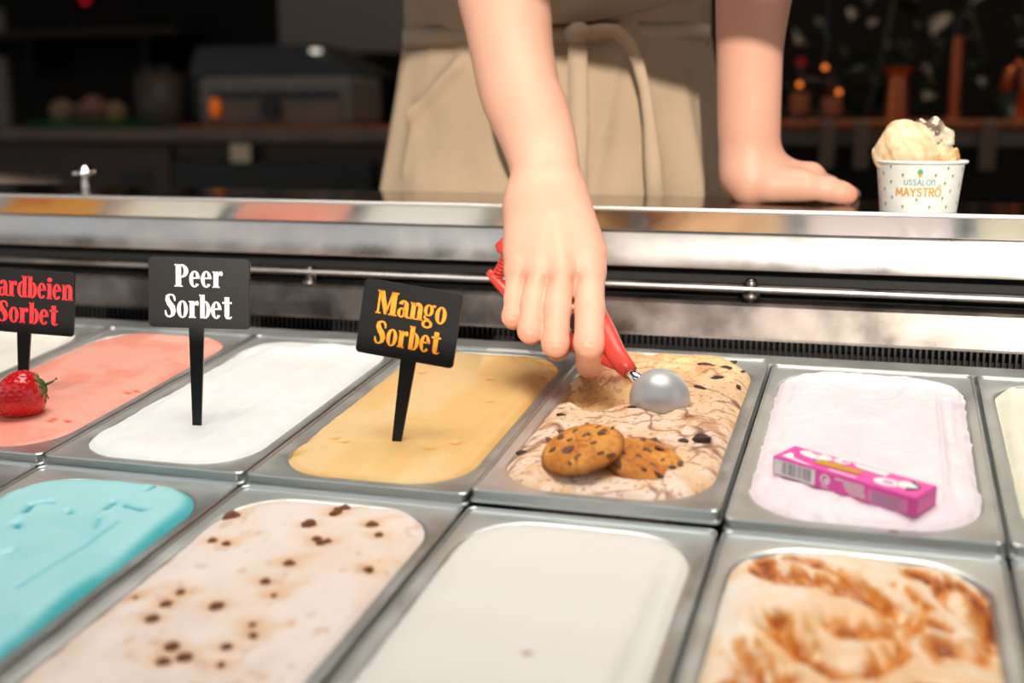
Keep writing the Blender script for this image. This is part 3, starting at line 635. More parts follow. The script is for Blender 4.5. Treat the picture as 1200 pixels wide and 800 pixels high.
# ------------------------------------------------------------------ cookies
M_chip = mat('milk_chocolate', (0.45, 0.30, 0.22), 0.5, noise=(200, 0.3), bump=(300, 0.4, 0.001))
chip_me = []
for i in range(6):
    o = lump(1.0, 300 + i, 0.45).build('chocolate_chip', M_chip); chip_me.append(o.data); bpy.data.objects.remove(o)
def cookie(label, where, rx, ry, rz, rad, seed):
    rs = np.random.default_rng(seed)
    nr, na = 26, 72
    V = []; colr = []
    rr = np.linspace(0, 1, nr); th = np.arange(na) * 2 * PI / na
    Rg, Th = np.meshgrid(rr, th, indexing='ij')
    edge = 1 + 0.05 * (fbm(np.cos(th) * 3 + 9, np.sin(th) * 3 + 9, 3, seed) - 0.5) * 2
    X_ = Rg * rad * edge[None] * np.cos(Th); Y_ = Rg * rad * edge[None] * np.sin(Th)
    crack = np.abs(fbm(X_ * 95 + 3, Y_ * 95 + 3, 3, seed + 1) - 0.5)
    top = 0.0055 * (1 - Rg ** 8) + 0.0032 * (1 - Rg ** 2) + 0.0016 * (fbm(X_ * 160, Y_ * 160, 4, seed + 2) - 0.5) * 2 * (1 - Rg ** 6) - 0.0022 * sstep(0.045, 0.0, crack) * (1 - Rg ** 6)
    bot = -0.0034 * (1 - Rg ** 10)
    top_v = np.stack([X_, Y_, top], -1).reshape(-1, 3); bot_v = np.stack([X_ * 0.985, Y_ * 0.985, bot], -1).reshape(-1, 3)
    n = nr * na; F = []
    for i in range(nr - 1):
        for j in range(na):
            k = (j + 1) % na
            F.append((i*na + j, (i+1)*na + j, (i+1)*na + k, i*na + k)); F.append((n + i*na + j, n + i*na + k, n + (i+1)*na + k, n + (i+1)*na + j))
    for j in range(na):
        k = (j + 1) % na; F.append(((nr-1)*na + j, n + (nr-1)*na + j, n + (nr-1)*na + k, (nr-1)*na + k))
    base = mix(c3(0.89, 0.60, 0.25), c3(0.80, 0.49, 0.17), sstep(0.35, 0.65, fbm(X_ * 90, Y_ * 90, 3, seed + 3)))
    base = mix(base, c3(0.58, 0.32, 0.12), 0.45 * sstep(0.05, 0.0, crack)); base = mix(base, c3(0.66, 0.38, 0.14), 0.6 * sstep(0.85, 1.0, Rg))
    cc = base.reshape(-1, 3); cc = np.concatenate([cc, cc * 0.8]); cc = np.where(cc <= 0.04045, cc / 12.92, ((cc + 0.055) / 1.055) ** 2.4)
    o = np_mesh('cookie', np.concatenate([top_v, bot_v]), F, M_cookie, None, True, cc, where, None)
    o.rotation_euler = (T + rx, ry, rz)
    tag(o, label, 'cookie', 'chocolate chip cookies on the cookie ice cream')
    for i in range(17):
        a = i * 2.399 + rs.random() * 0.9; q = 0.93 * math.sqrt((i + rs.uniform(0.2, 1.0)) / 17)
        z = 0.0055 * (1 - q ** 8) + 0.0032 * (1 - q ** 2) - 0.0002
        sz = rs.uniform(0.0020, 0.0048)
        bt = link('chocolate_chip', chip_me[i % 6], M_chip, o, (q * rad * math.cos(a), q * rad * math.sin(a), z), (0.5 * q * math.sin(-a), 0.7 * q * math.cos(a), rs.random() * 3))
        bt.scale = (sz * rs.uniform(1, 1.5), sz, sz * 0.55)
    return o
cookie('chocolate chip cookie lying on top of the other, left one', PW(*(-0.0990, -0.2820, 0.0185)), R_(10), R_(-15), 0.3, 0.0287, 5)
cookie('chocolate chip cookie partly under the other, right one', PW(*(-0.0595, -0.2702, 0.0075)), R_(11), R_(-5), 1.3, 0.0300, 6)

# ------------------------------------------------------------------ gum box
def printed(mb, o, name, m): return mb.build(name, m, o)
M_pink = mat('pink_card', (0.96, 0.32, 0.71), 0.35, coat=0.3)
M_pinkl = mat('light_pink_print', (0.95, 0.55, 0.78), 0.4)
M_grey = mat('grey_print', (0.62, 0.60, 0.62), 0.5)
M_gold = mat('gold_print', (0.85, 0.62, 0.10), 0.4)
M_blackp = mat('black_print', (0.25, 0.22, 0.25), 0.5)
box_rot = Matrix.Rotation(T, 4, 'X') @ Matrix.Rotation(math.atan2(-0.0505, 0.089), 4, 'Z')
gb = thing('chewing_gum_box', 'pink chewing gum box with barcode lying on the pale pink ice cream', 'box', (0, 0, 0))
gl, gw, gh = 0.103, 0.0255, 0.0128
gb.matrix_world = Matrix.Translation(PW(*(0.0243, -0.2601, 0.0035))) @ box_rot
gc = MB().box((0, 0, 0), (gl, gw, gh), 0.0007).build('carton', M_pink, gb)
fq = lambda mb, x0, z0, x1, z1, e=0.00015: mb.add([(x0, -e, z0), (x1, -e, z0), (x1, -e, z1), (x0, -e, z1)], [(0, 1, 2, 3)])
m_ = MB(); fq(m_, 0.0012, 0.0008, 0.0325, 0.0115); m_.build('barcode_panel', M_white_print, gc)
m_ = MB(); rs = random.Random(3); xx = 0.0075
while xx < 0.030:
    wd = rs.choice([0.0003, 0.0005, 0.0009]); fq(m_, xx, 0.0024, xx + wd, 0.0108, 0.0003); xx += wd + rs.choice([0.0004, 0.0006, 0.0009])
m_.build('barcode_bars', M_grey, gc)
m_ = MB(); v, f = ring(0.040, 0.0072, 0.0036, 0.0036, 0.0012, 0.0012); m_.add([(x, -0.0003, z) for x, z in v], f)
v, f = ring(0.0405, 0.0068, 0.0014, 0.0014, 0.0013, 0.0013); m_.add([(x, -0.0003, z) for x, z in v], f)
fq(m_, 0.0372, 0.0015, 0.0425, 0.0024, 0.0003)
for i, (a, b_) in enumerate(((0.047, 0.068), (0.053, 0.068), (0.054, 0.068), (0.055, 0.069), (0.057, 0.069))):
    fq(m_, a, 0.0094 - i * 0.0018, b_, 0.0103 - i * 0.0018, 0.0003)
m_.build('white_small_print', M_white_print, gc)
m_ = MB(); fq(m_, 0.0705, 0.0012, 0.0975, 0.0096); m_.build('ingredient_panel', M_pinkl, gc)
m_ = MB()
for i in range(4): fq(m_, 0.0735, 0.0074 - i * 0.0017, 0.0935 - 0.003 * (i % 2), 0.0082 - i * 0.0017, 0.0003)
m_.build('ingredient_text', M_grey, gc)
tq = lambda mb, p, e=0.0002: mb.add([(x, y, gh + e) for x, y in p], [tuple(range(len(p)))])
def ell(cx, cy, rx, ry, n=18, a=0): return [(cx + rx*math.cos(2*PI*k/n)*math.cos(a) - ry*math.sin(2*PI*k/n)*math.sin(a), cy + rx*math.cos(2*PI*k/n)*math.sin(a) + ry*math.sin(2*PI*k/n)*math.cos(a)) for k in range(n)]
m_ = MB()
tq(m_, [(0.004, 0.004), (0.022, 0.0015), (0.030, 0.0015), (0.012, 0.006), (0.008, 0.012), (0.0055, 0.012)])
tq(m_, ell(0.021, 0.0185, 0.012, 0.0055)); tq(m_, ell(0.039, 0.021, 0.006, 0.004)); tq(m_, [(0.045, 0.0235), (0.072, 0.0235), (0.072, 0.0175), (0.052, 0.0185)])
tq(m_, ell(0.0775, 0.0095, 0.0085, 0.0060)); tq(m_, ell(0.0895, 0.0135, 0.0070, 0.0060)); tq(m_, [(0.040, 0.0025), (0.060, 0.0025), (0.060, 0.0042), (0.040, 0.0042)])
m_.build('white_artwork', M_white_print, gc)
m_ = MB(); tq(m_, [(0.026, 0.0065), (0.058, 0.0085), (0.060, 0.0135), (0.050, 0.0155), (0.045, 0.0142), (0.040, 0.016), (0.034, 0.0145), (0.028, 0.0150)], 0.0004); m_.build('gold_lettering_band', M_gold, gc)
m_ = MB(); tq(m_, ell(0.0785, 0.0095, 0.0038, 0.0026), 0.0004); tq(m_, ell(0.020, 0.0215, 0.004, 0.002), 0.0004); tq(m_, ell(0.041, 0.0215, 0.0025, 0.0018), 0.0004); m_.build('pink_artwork', M_pinkl, gc)
m_ = MB(); tq(m_, [(0.0925, 0.0060), (0.0985, 0.0120), (0.0970, 0.0130), (0.0905, 0.0085)], 0.0005); tq(m_, [(0.088, 0.019), (0.0965, 0.0145), (0.098, 0.0155), (0.089, 0.0205)], 0.0005); m_.build('dark_artwork', M_blackp, gc)
m_ = MB(); m_.add([(gl + 0.0002, 0.001, 0.001), (gl + 0.0002, gw - 0.001, 0.001), (gl + 0.0002, gw - 0.001, gh - 0.001), (gl + 0.0002, 0.001, gh - 0.001)], [(0, 1, 2, 3)]); m_.build('end_flap', mat('pink_flap', (0.94, 0.40, 0.70), 0.4), gb)

# ------------------------------------------------------------------ strawberry
M_berry = mat('strawberry_skin', (0.83, 0.06, 0.10), 0.22, noise=(60, 0.18), coat=0.4)
M_seed = mat('strawberry_seed', (0.92, 0.55, 0.30), 0.4)
M_leaf = mat('calyx_green', (0.30, 0.42, 0.16), 0.6, noise=(90, 0.2))
sb = thing('strawberry', 'ripe red strawberry lying on the coral pink sorbet', 'strawberry')
tip = PW(*(-0.5846, -0.2721, 0.0100)); cal = PW(*(-0.5489, -0.2509, 0.0240))
ax = (cal - tip).normalized(); ln = (cal - tip).length
sb.matrix_world = Matrix.Translation(tip) @ ax.to_track_quat('Z', 'Y').to_matrix().to_4x4()
prof = [(0.0, 0.0008), (0.05, 0.0058), (0.15, 0.0108), (0.3, 0.0152), (0.45, 0.0180), (0.6, 0.0194), (0.75, 0.0192), (0.87, 0.0168), (0.95, 0.0125), (1.0, 0.006), (0.99, 0.0005)]
ts = np.linspace(0, 1, 46); pi = np.interp(ts * (len(prof) - 1), range(len(prof)), [p[0] for p in prof]); pr = np.interp(ts * (len(prof) - 1), range(len(prof)), [p[1] for p in prof])
pr = np.convolve(np.pad(pr, 2, mode='edge'), [.1, .2, .4, .2, .1], 'valid')
seeds = [(0.10 + 0.84 * (i + .5) / 120, i * 2.39996) for i in range(120)]
na = 96; V = []; sd = MB()
th = np.arange(na) * 2 * PI / na
for i in range(46):
    rad = pr[i] * (1 + 0.03 * np.cos(2 * th + 0.6))
    for z, a in seeds:
        d = np.hypot((pi[i] - z) * ln, (np.angle(np.exp(1j * (th - a)))) * pr[i]); rad = rad - 0.0012 * np.exp(-(d / 0.0012) ** 2)
    V.append(np.stack([rad * np.cos(th), rad * np.sin(th), np.full(na, pi[i] * ln)], -1))
V = np.concatenate(V); idx = np.arange(46 * na).reshape(46, na); nx = np.roll(idx, -1, 1)
np_mesh('flesh', V, np.stack([idx[:-1], nx[:-1], nx[1:], idx[1:]], -1).reshape(-1, 4), M_berry, sb)
for z, a in seeds:
    rr_ = np.interp(z, pi[:42], pr[:42]) - 0.0007; c_, s_ = math.cos(a), math.sin(a)
    e1 = (-s_, c_); q = []
    for k in range(6):
        t = k * PI / 3; q.append(((rr_ + 0.0002) * c_ + e1[0] * 0.00042 * math.cos(t), (rr_ + 0.0002) * s_ + e1[1] * 0.00042 * math.cos(t), z * ln + 0.0008 * math.sin(t)))
    q.append(((rr_ + 0.0005) * c_, (rr_ + 0.0005) * s_, z * ln)); sd.add(q, [(k, (k + 1) % 6, 6) for k in range(6)])
sd = sd.build('seeds', M_seed, sb); sd['kind'] = 'stuff'
cx_ = MB().tube([(0, 0, ln * 0.93), (0.001, 0.0, ln + 0.008), (0.002, 0.001, ln + 0.012)], [0.0014, 0.0009, 0.0010], 8).build('stem', M_leaf, sb, True)
for k in range(9):
    a = k * 2 * PI / 9 + 0.2; u_ = Vector((math.cos(a), math.sin(a), 0)); v_ = Vector((-math.sin(a), math.cos(a), 0)); ri, li = [], []
    for (q, wd, z) in ((0.0, 0.0010, ln + 0.0006), (0.005, 0.0028, ln + 0.0012), (0.008, 0.0024, ln - 0.0012), (0.011, 0.0013, ln - 0.0022 + 0.001 * (k % 2)), (0.0130, 0.0002, ln - 0.0025 + 0.0006 * (k % 3))):
        ri.append([tuple(u_ * q + v_ * wd + Vector((0, 0, z))), tuple(u_ * q + Vector((0, 0, z + 0.0007))), tuple(u_ * q - v_ * wd + Vector((0, 0, z))), tuple(u_ * q + Vector((0, 0, z - 0.0003)))])
    MB().loft(ri).build('sepal', M_leaf, sb, True)

# ------------------------------------------------------------------ surface nets: smooth skin over blended tapered limbs
def axis(*segs):
    """segs: (start, stop, step)"""
    r = []
    for a, b, st in segs: r.append(np.linspace(a, b, max(2, int(round((b - a) / st)) + 1))[(1 if r else 0):])
    return np.concatenate(r).astype(np.float32)
class Field:
    def __init__(s, xs, ys, zs):
        s.ax = (xs, ys, zs); s.a = np.full((len(xs), len(ys), len(zs)), 1.0, np.float32)
    def rng_(s, lo, hi):
        return tuple(slice(max(0, int(np.searchsorted(A_, l)) - 1), min(len(A_), int(np.searchsorted(A_, h)) + 1)) for A_, l, h in zip(s.ax, lo, hi))
    def group(s, prims, k, margin=0.04):
        lo = np.min([[min(p[0][i] - p[1], p[2][i] - p[3]) for i in range(3)] for p in prims], 0) - margin
        hi = np.max([[max(p[0][i] + p[1], p[2][i] + p[3]) for i in range(3)] for p in prims], 0) + margin
        sl = s.rng_(lo, hi); org = [q.start for q in sl]
        arr = np.full([q.stop - q.start for q in sl], 1.0, np.float32)
        for p in prims:
            a, ra, b, rb = np.array(p[0], np.float32), p[1], np.array(p[2], np.float32), p[3]
            q = s.rng_(np.minimum(a - ra, b - rb) - margin, np.maximum(a + ra, b + rb) + margin)
            x = s.ax[0][q[0]][:, None, None] - a[0]; y = s.ax[1][q[1]][None, :, None] - a[1]; z = s.ax[2][q[2]][None, None, :] - a[2]
            d = b - a; l2 = float(d @ d) + 1e-12
            h = np.clip((x * d[0] + y * d[1] + z * d[2]) / l2, 0, 1)
            v = np.sqrt((x - h * d[0])**2 + (y - h * d[1])**2 + (z - h * d[2])**2) - (ra + (rb - ra) * h)
            loc = tuple(slice(t.start - o_, t.stop - o_) for t, o_ in zip(q, org))
            arr[loc] = smin(arr[loc], v, p[4] if len(p) > 4 else k)
        return sl, arr
    def put(s, g, k):
        sl, arr = g; s.a[sl] = smin(s.a[sl], arr, k)
    def mesh(s):
        a = s.a; neg = a < 0; nx, ny, nz = a.shape
        c = np.zeros((nx - 1, ny - 1, nz - 1), np.uint8)
        for i in (0, 1):
            for j in (0, 1):
                for k in (0, 1): c += neg[i:nx - 1 + i, j:ny - 1 + j, k:nz - 1 + k]
        cid = np.argwhere((c > 0) & (c < 8)); num = np.full(c.shape, -1, np.int32); num[tuple(cid.T)] = np.arange(len(cid))
        I, J, K_ = cid.T; acc = np.zeros((len(cid), 3), np.float32); cnt = np.zeros(len(cid), np.float32)
        cor = {}
        for i in (0, 1):
            for j in (0, 1):
                for k in (0, 1): cor[i, j, k] = a[I + i, J + j, K_ + k]
        P3 = lambda i, j, k: np.stack([s.ax[0][I + i], s.ax[1][J + j], s.ax[2][K_ + k]], -1)
        for p in cor:
            for ax_ in range(3):
                if p[ax_]: continue
                q = list(p); q[ax_] = 1; q = tuple(q); f0, f1 = cor[p], cor[q]; m_ = (f0 < 0) != (f1 < 0)
                t = np.where(m_, f0 / np.where(m_, f0 - f1, 1), 0)[:, None]
                acc += np.where(m_[:, None], P3(*p) * (1 - t) + P3(*q) * t, 0); cnt += m_
        V = acc / cnt[:, None]; F = []
        for ax_, (o1, o2) in enumerate((((0, 1, 0), (0, 0, 1)), ((0, 0, 1), (1, 0, 0)), ((1, 0, 0), (0, 1, 0)))):
            sl0 = [slice(1, -1)] * 3; sl0[ax_] = slice(0, -1); sl1 = list(sl0); sl1[ax_] = slice(1, None)
            e = neg[tuple(sl0)] != neg[tuple(sl1)]; w_ = np.argwhere(e)
            base = w_ + 1; base[:, ax_] -= 1; fl = neg[tuple(base.T)]
            g_ = lambda d: num[tuple((base - np.array(d)).T)]
            q = np.stack([g_((0, 0, 0)), g_(o1), g_(tuple(np.add(o1, o2))), g_(o2)], -1)
            q = np.where(fl[:, None], q, q[:, ::-1]); F.append(q)
        F = np.concatenate(F); return V, F[(F >= 0).all(1)]
def smin(a, b, k):
    h = np.maximum(k - np.abs(a - b), 0) / k; return np.minimum(a, b) - h * h * k * 0.25
def chain(*p):
    """p: (point, radius) joints -> tapered limbs"""
    return [(p[i][0], p[i][1], p[i + 1][0], p[i + 1][1]) for i in range(len(p) - 1)]

def limb(*p, n=5):
    """smooth limb through joints: resampled so that no ring shows at a joint"""
    q = np.array([[*c, r] for c, r in p], float); q = np.vstack([2 * q[0] - q[1], q, 2 * q[-1] - q[-2]]); o = []
    for i in range(1, len(q) - 2):
        for t in np.arange(n) / n:
            o.append(0.5 * (2 * q[i] + (q[i + 1] - q[i - 1]) * t + (2 * q[i - 1] - 5 * q[i] + 4 * q[i + 1] - q[i + 2]) * t * t + (3 * q[i] - q[i - 1] - 3 * q[i + 1] + q[i + 2]) * t ** 3))
    o.append(q[-2]); o = [(tuple(x[:3]), float(x[3])) for x in o]
    return [(*o[i], *o[i + 1], 0.0012) for i in range(len(o) - 1)]

# ------------------------------------------------------------------ the server
HC = -0.292
P_SH_R, P_SH_L = (-0.452, 0.235, 0.61), (-0.120, 0.225, 0.61)
elbR = (-0.3027, 0.1454, 0.3659); elbL = (-0.0343, 0.1200, 0.3852)
fld = Field(axis((-0.57, -0.34, 0.009), (-0.34, 0.085, 0.0016)), axis((-0.16, 0.235, 0.0016), (0.235, 0.50, 0.009)), axis((-0.78, -0.02, 0.011), (-0.02, 0.345, 0.0016), (0.345, 0.97, 0.007)))
torso = [((HC, 0.375, 0.08), 0.095, (HC, 0.365, 0.30), 0.075), ((HC - .08, 0.375, 0.08), 0.095, (HC - .055, 0.365, 0.28), 0.075), ((HC + .08, 0.375, 0.08), 0.095, (HC + .055, 0.365, 0.28), 0.075),
         ((HC - .05, 0.365, 0.30), 0.075, (HC - .06, 0.29, 0.54), 0.085), ((HC + .05, 0.365, 0.30), 0.075, (HC + .06, 0.29, 0.54), 0.085),
         ((HC - .08, 0.25, 0.60), 0.06, P_SH_R, 0.052), ((HC + .08, 0.25, 0.60), 0.06, P_SH_L, 0.052), ((HC, 0.25, 0.62), 0.06, (HC + .006, 0.185, 0.73), 0.050)]
for sg in (-1, 1):
    torso += chain(((HC + sg * 0.09, 0.37, 0.02), 0.098), ((HC + sg * 0.095, 0.36, -0.34), 0.060), ((HC + sg * 0.095, 0.39, -0.52), 0.056), ((HC + sg * 0.095, 0.40, -0.69), 0.036), ((HC + sg * 0.10, 0.33, -0.722), 0.030), ((HC + sg * 0.105, 0.27, -0.727), 0.024))
fld.put(fld.group(torso, 0.05, 0.08), 0.03)
HD = (HC + .01, 0.135, 0.825)
head = [((HD[0], HD[1] + .03, HD[2] + .03), 0.086, (HD[0], HD[1] - .005, HD[2] + .02), 0.080), ((HD[0], HD[1] - .02, HD[2] - .03), 0.062, (HD[0], HD[1] - .045, HD[2] - .070), 0.036),
        ((HD[0], HD[1] - .072, HD[2] + .01), 0.010, (HD[0], HD[1] - .098, HD[2] - .028), 0.012, 0.012), ((HD[0] - .014, HD[1] - .078, HD[2] - .058), 0.006, (HD[0] + .014, HD[1] - .078, HD[2] - .058), 0.006, 0.008)]
for sg in (-1, 1):
    head += [((HD[0] + sg * .082, HD[1] + .02, HD[2] + .02), 0.012, (HD[0] + sg * .080, HD[1] + .015, HD[2] - .025), 0.009, 0.012), ((HD[0] + sg * .03, HD[1] - .06, HD[2] + .03), 0.016, (HD[0] + sg * .04, HD[1] - .055, HD[2] + .032), 0.014, 0.02)]
fld.put(fld.group(head, 0.03), 0.03)

# right arm and the hand that grips the scoop
armR = limb((P_SH_R, 0.050), (elbR, 0.0455), ((-0.2717, 0.0979, 0.3184), 0.04318), ((-0.2543, 0.0671, 0.2690), 0.03867), ((-0.2374, 0.0380, 0.2294), 0.03665), ((-0.2197, 0.0163, 0.1989), 0.0314), ((-0.2040, -0.0059, 0.1695), 0.02406), ((-0.1917, -0.0334, 0.1452), 0.01993))
fld.put(fld.group(armR, 0.002), 0.03)
for wrist in (limb(((-0.2307, 0.0265, 0.2140), 0.02319), ((-0.2176, 0.0034, 0.1841), 0.02201), ((-0.2080, -0.0219, 0.1590), 0.01937), ((-0.2040, -0.0438, 0.1383), 0.01828)), limb(((-0.2159, 0.0309, 0.2140), 0.02319), ((-0.2002, 0.0087, 0.1841), 0.02201), ((-0.1873, -0.0156, 0.1590), 0.01937), ((-0.1767, -0.0355, 0.1383), 0.01828))):
    fld.put(fld.group(wrist, 0.002), 0.012)
wR = {'i': ((-0.1762, -0.0347, 0.1419), 0.01682), 'm': ((-0.1855, -0.0396, 0.1420), 0.01608), 'r': ((-0.1958, -0.0406, 0.1419), 0.01608), 'p': ((-0.2067, -0.0397, 0.1416), 0.01682)}
mcp = {'i': ((-0.1446, -0.0767, 0.0833), 0.01371), 'm': ((-0.1641, -0.0912, 0.0830), 0.01253), 'r': ((-0.1838, -0.0909, 0.0822), 0.01184), 'p': ((-0.2029, -0.0858, 0.0837), 0.0109)}
palm = [(*wR[k], *mcp[k]) for k in 'imrp']
palm += [((-0.1628, -0.0455, 0.1197), 0.01593, (-0.1458, -0.0599, 0.0956), 0.01291), ((-0.1934, -0.0322, 0.1267), 0.02214, (-0.1847, -0.0636, 0.0933), 0.01721), ((-0.2118, -0.0430, 0.1271), 0.01462, (-0.2084, -0.0697, 0.0932), 0.01004)]
fld.put(fld.group(palm, 0.012), 0.016)
fing = {'i': [((-0.1373, -0.1031, 0.0563), 0.01213), ((-0.1331, -0.1214, 0.0317), 0.01223), ((-0.1372, -0.1013, 0.0102), 0.01079), ((-0.1462, -0.0724, 0.0091), 0.009682)],
        'm': [((-0.1624, -0.1107, 0.0563), 0.01089), ((-0.1608, -0.1216, 0.0302), 0.0111), ((-0.1657, -0.0972, 0.0213), 0.009986), ((-0.1702, -0.0691, 0.0307), 0.008965)],
        'r': [((-0.1833, -0.1078, 0.0598), 0.009887), ((-0.1823, -0.1200, 0.0393), 0.0102), ((-0.1882, -0.0954, 0.0327), 0.009446), ((-0.1913, -0.0689, 0.0428), 0.00869)],
        'p': [((-0.2016, -0.1000, 0.0628), 0.008355), ((-0.2007, -0.1090, 0.0479), 0.008495), ((-0.2058, -0.0883, 0.0422), 0.008032), ((-0.2073, -0.0659, 0.0504), 0.007241)]}
g_all = None
allf = []
for k in 'imrp': allf.append(chain((mcp[k][0], mcp[k][1] * 0.96), *fing[k]))
thumb = chain(((-0.1720, -0.0326, 0.1184), 0.01462), ((-0.1593, -0.0338, 0.0865), 0.0117), ((-0.1658, -0.0309, 0.0569), 0.0107), ((-0.1794, -0.0400, 0.0419), 0.008488))
def put_fingers(fd, sets, k_in, k_between, k_palm):
    flat = [q for st in sets for q in st]
    lo = np.min([[min(p[0][i] - p[1], p[2][i] - p[3]) for i in range(3)] for p in flat], 0) - 0.03
    hi = np.max([[max(p[0][i] + p[1], p[2][i] + p[3]) for i in range(3)] for p in flat], 0) + 0.03
    sl = fd.rng_(lo, hi); arr = np.full([q.stop - q.start for q in sl], 1.0, np.float32)
    for st in sets:
        s2, a2 = fd.group(st, k_in, 0.025)
        loc = tuple(slice(max(t.start, u.start) - u.start, min(t.stop, u.stop) - u.start) for t, u in zip(s2, sl))
        src = tuple(slice(max(t.start, u.start) - t.start, min(t.stop, u.stop) - t.start) for t, u in zip(s2, sl))
        arr[loc] = smin(arr[loc], a2[src], k_between)
    fd.put((sl, arr), k_palm)
put_fingers(fld, allf, 0.0035, 0.0008, 0.006)
put_fingers(fld, [thumb], 0.006, 0.002, 0.008)
# knuckles, hollows between them and finger creases shape the skin a little
def press(fd, c, sg, amt):
    c = np.array(c, np.float32); sl = fd.rng_(c - 3 * sg, c + 3 * sg)
    x, y, z = [fd.ax[i][sl[i]] - c[i] for i in range(3)]
    fd.a[sl] += amt * np.exp(-(x[:, None, None]**2 + y[None, :, None]**2 + z[None, None, :]**2) / sg**2)
def crease(fd, c, d, sg, amt, rad):
    c = np.array(c, np.float32); d = np.array(d, np.float32); d /= np.linalg.norm(d); sl = fd.rng_(c - rad, c + rad)
    x, y, z = [fd.ax[i][sl[i]] - c[i] for i in range(3)]; x = x[:, None, None]; y = y[None, :, None]; z = z[None, None, :]
    t = x * d[0] + y * d[1] + z * d[2]
    fd.a[sl] += amt * np.exp(-(t / sg)**2) * np.exp(-((x*x + y*y + z*z) / rad**2) * 1.6)
toward = (Vector(cam.location) - Vector(mcp['m'][0])).normalized()
surf = lambda q: tuple(np.array(q[0]) + np.array(toward) * q[1])
for k in 'imrp': press(fld, surf(mcp[k]), 0.0075, -0.0020)
for a, b in ('im', 'mr', 'rp'): press(fld, tuple((np.array(surf(mcp[a])) + np.array(surf(mcp[b]))) / 2 + np.array((0, 0, -0.006))), 0.0055, 0.0026)
for k in 'imr':
    w0, m0 = np.array(surf(wR[k])), np.array(surf(mcp[k]))
    for t in np.linspace(0.35, 0.9, 9): press(fld, tuple(w0 + (m0 - w0) * t), 0.0045, -0.00035)
for k in 'imrp':
    p0, p1, p2 = [np.array(fing[k][i][0]) for i in (0, 1, 2)]; dr = p1 - p0
    for o_ in (-0.0045, 0.0, 0.0045): crease(fld, surf((p1 + dr / np.linalg.norm(dr) * o_, fing[k][1][1])), dr, 0.0011, 0.0008 if o_ else 0.0011, 0.0085)

# left arm leaning on the ledge
LYc = 0.165
armL = limb((P_SH_L, 0.050), (elbL, 0.0410), ((-0.0401, 0.1400, 0.3314), 0.03625), ((-0.0431, 0.1450, 0.2776), 0.03141), ((-0.0428, 0.1500, 0.2303), 0.03014), ((-0.0418, 0.1550, 0.1860), 0.02923), ((-0.0380, 0.1600, 0.1572), 0.02489))
palmL = [((-0.0450, 0.1500, 0.1535), 0.020, (-0.0397, 0.1500, 0.1421), 0.0140), ((-0.0508, 0.1750, 0.1447), 0.018, (-0.0411, 0.1800, 0.1388), 0.0120), ((-0.0372, 0.1400, 0.1467), 0.0175, (0.0028, 0.1400, 0.1457), 0.0150), ((-0.0318, 0.1650, 0.1521), 0.021, (0.0163, 0.1620, 0.1513), 0.0142),
         ((-0.0353, 0.1850, 0.1495), 0.018, (0.0074, 0.1900, 0.1465), 0.0115), ((-0.0429, 0.1950, 0.1455), 0.016, (-0.0063, 0.2100, 0.1436), 0.0110)]
fld.put(fld.group(armL, 0.002), 0.03)
fld.put(fld.group(palmL, 0.014), 0.022)
fl = [chain(((0.0163, 0.1620, 0.1513), 0.0132), ((0.0310, 0.1780, 0.1434), 0.0095), ((0.0406, 0.1900, 0.1354), 0.0078), ((0.0485, 0.1980, 0.1326), 0.0070)), chain(((0.0092, 0.1880, 0.1475), 0.0112), ((0.0330, 0.2080, 0.1418), 0.0088), ((0.0475, 0.2250, 0.1352), 0.0078), ((0.0557, 0.2350, 0.1313), 0.0070)),
      chain(((-0.0061, 0.2080, 0.1437), 0.0100), ((0.0134, 0.2350, 0.1383), 0.0082), ((0.0264, 0.2500, 0.1334), 0.0070), ((0.0337, 0.2600, 0.1312), 0.0066)), chain(((-0.0232, 0.2120, 0.1416), 0.009), ((-0.0083, 0.2400, 0.1377), 0.0072), ((0.0019, 0.2580, 0.1334), 0.0062), ((0.0075, 0.2660, 0.1312), 0.0058))]
put_fingers(fld, fl, 0.004, 0.0016, 0.006)
put_fingers(fld, [chain(((-0.0166, 0.1350, 0.1449), 0.0145), ((0.0142, 0.1350, 0.1446), 0.0132), ((0.0345, 0.1380, 0.1416), 0.0112), ((0.0470, 0.1400, 0.1385), 0.0100), ((0.0533, 0.1410, 0.1369), 0.0088))], 0.005, 0.002, 0.008)
V, F = fld.mesh()
del fld
sk = np.broadcast_to(np.array(lin((0.87, 0.66, 0.565))), V.shape).copy()
red = np.zeros(len(V), np.float32)
for k in 'imrp':
    for q, r_ in ((mcp[k][0], 0.012), (fing[k][1][0], 0.010), (fing[k][3][0], 0.016)): red = np.maximum(red, np.exp(-((V - np.array(q, np.float32))**2).sum(1) / r_**2))
for q, r_ in (((0.0549, 0.1410, 0.1358), 0.014), ((-0.0478, 0.1500, 0.1395), 0.016), ((0.0138, 0.1650, 0.1487), 0.014)): red = np.maximum(red, np.exp(-((V - np.array(q, np.float32))**2).sum(1) / r_**2))
sk = sk * (1 - 0.55 * red[:, None]) + np.array(lin((0.86, 0.51, 0.39))) * 0.55 * red[:, None]
M_skin_a = mat('skin_tinted', (0.89, 0.71, 0.61), 0.5, sss=0.12, attr=True, noise=(24, 0.04), bump=(380, 0.12, 0.0006))
body = np_mesh('person', V, F, M_skin_a, None, True, sk)
tag(body, 'person in a khaki apron, one hand scooping, other hand leaning on the ledge', 'person')

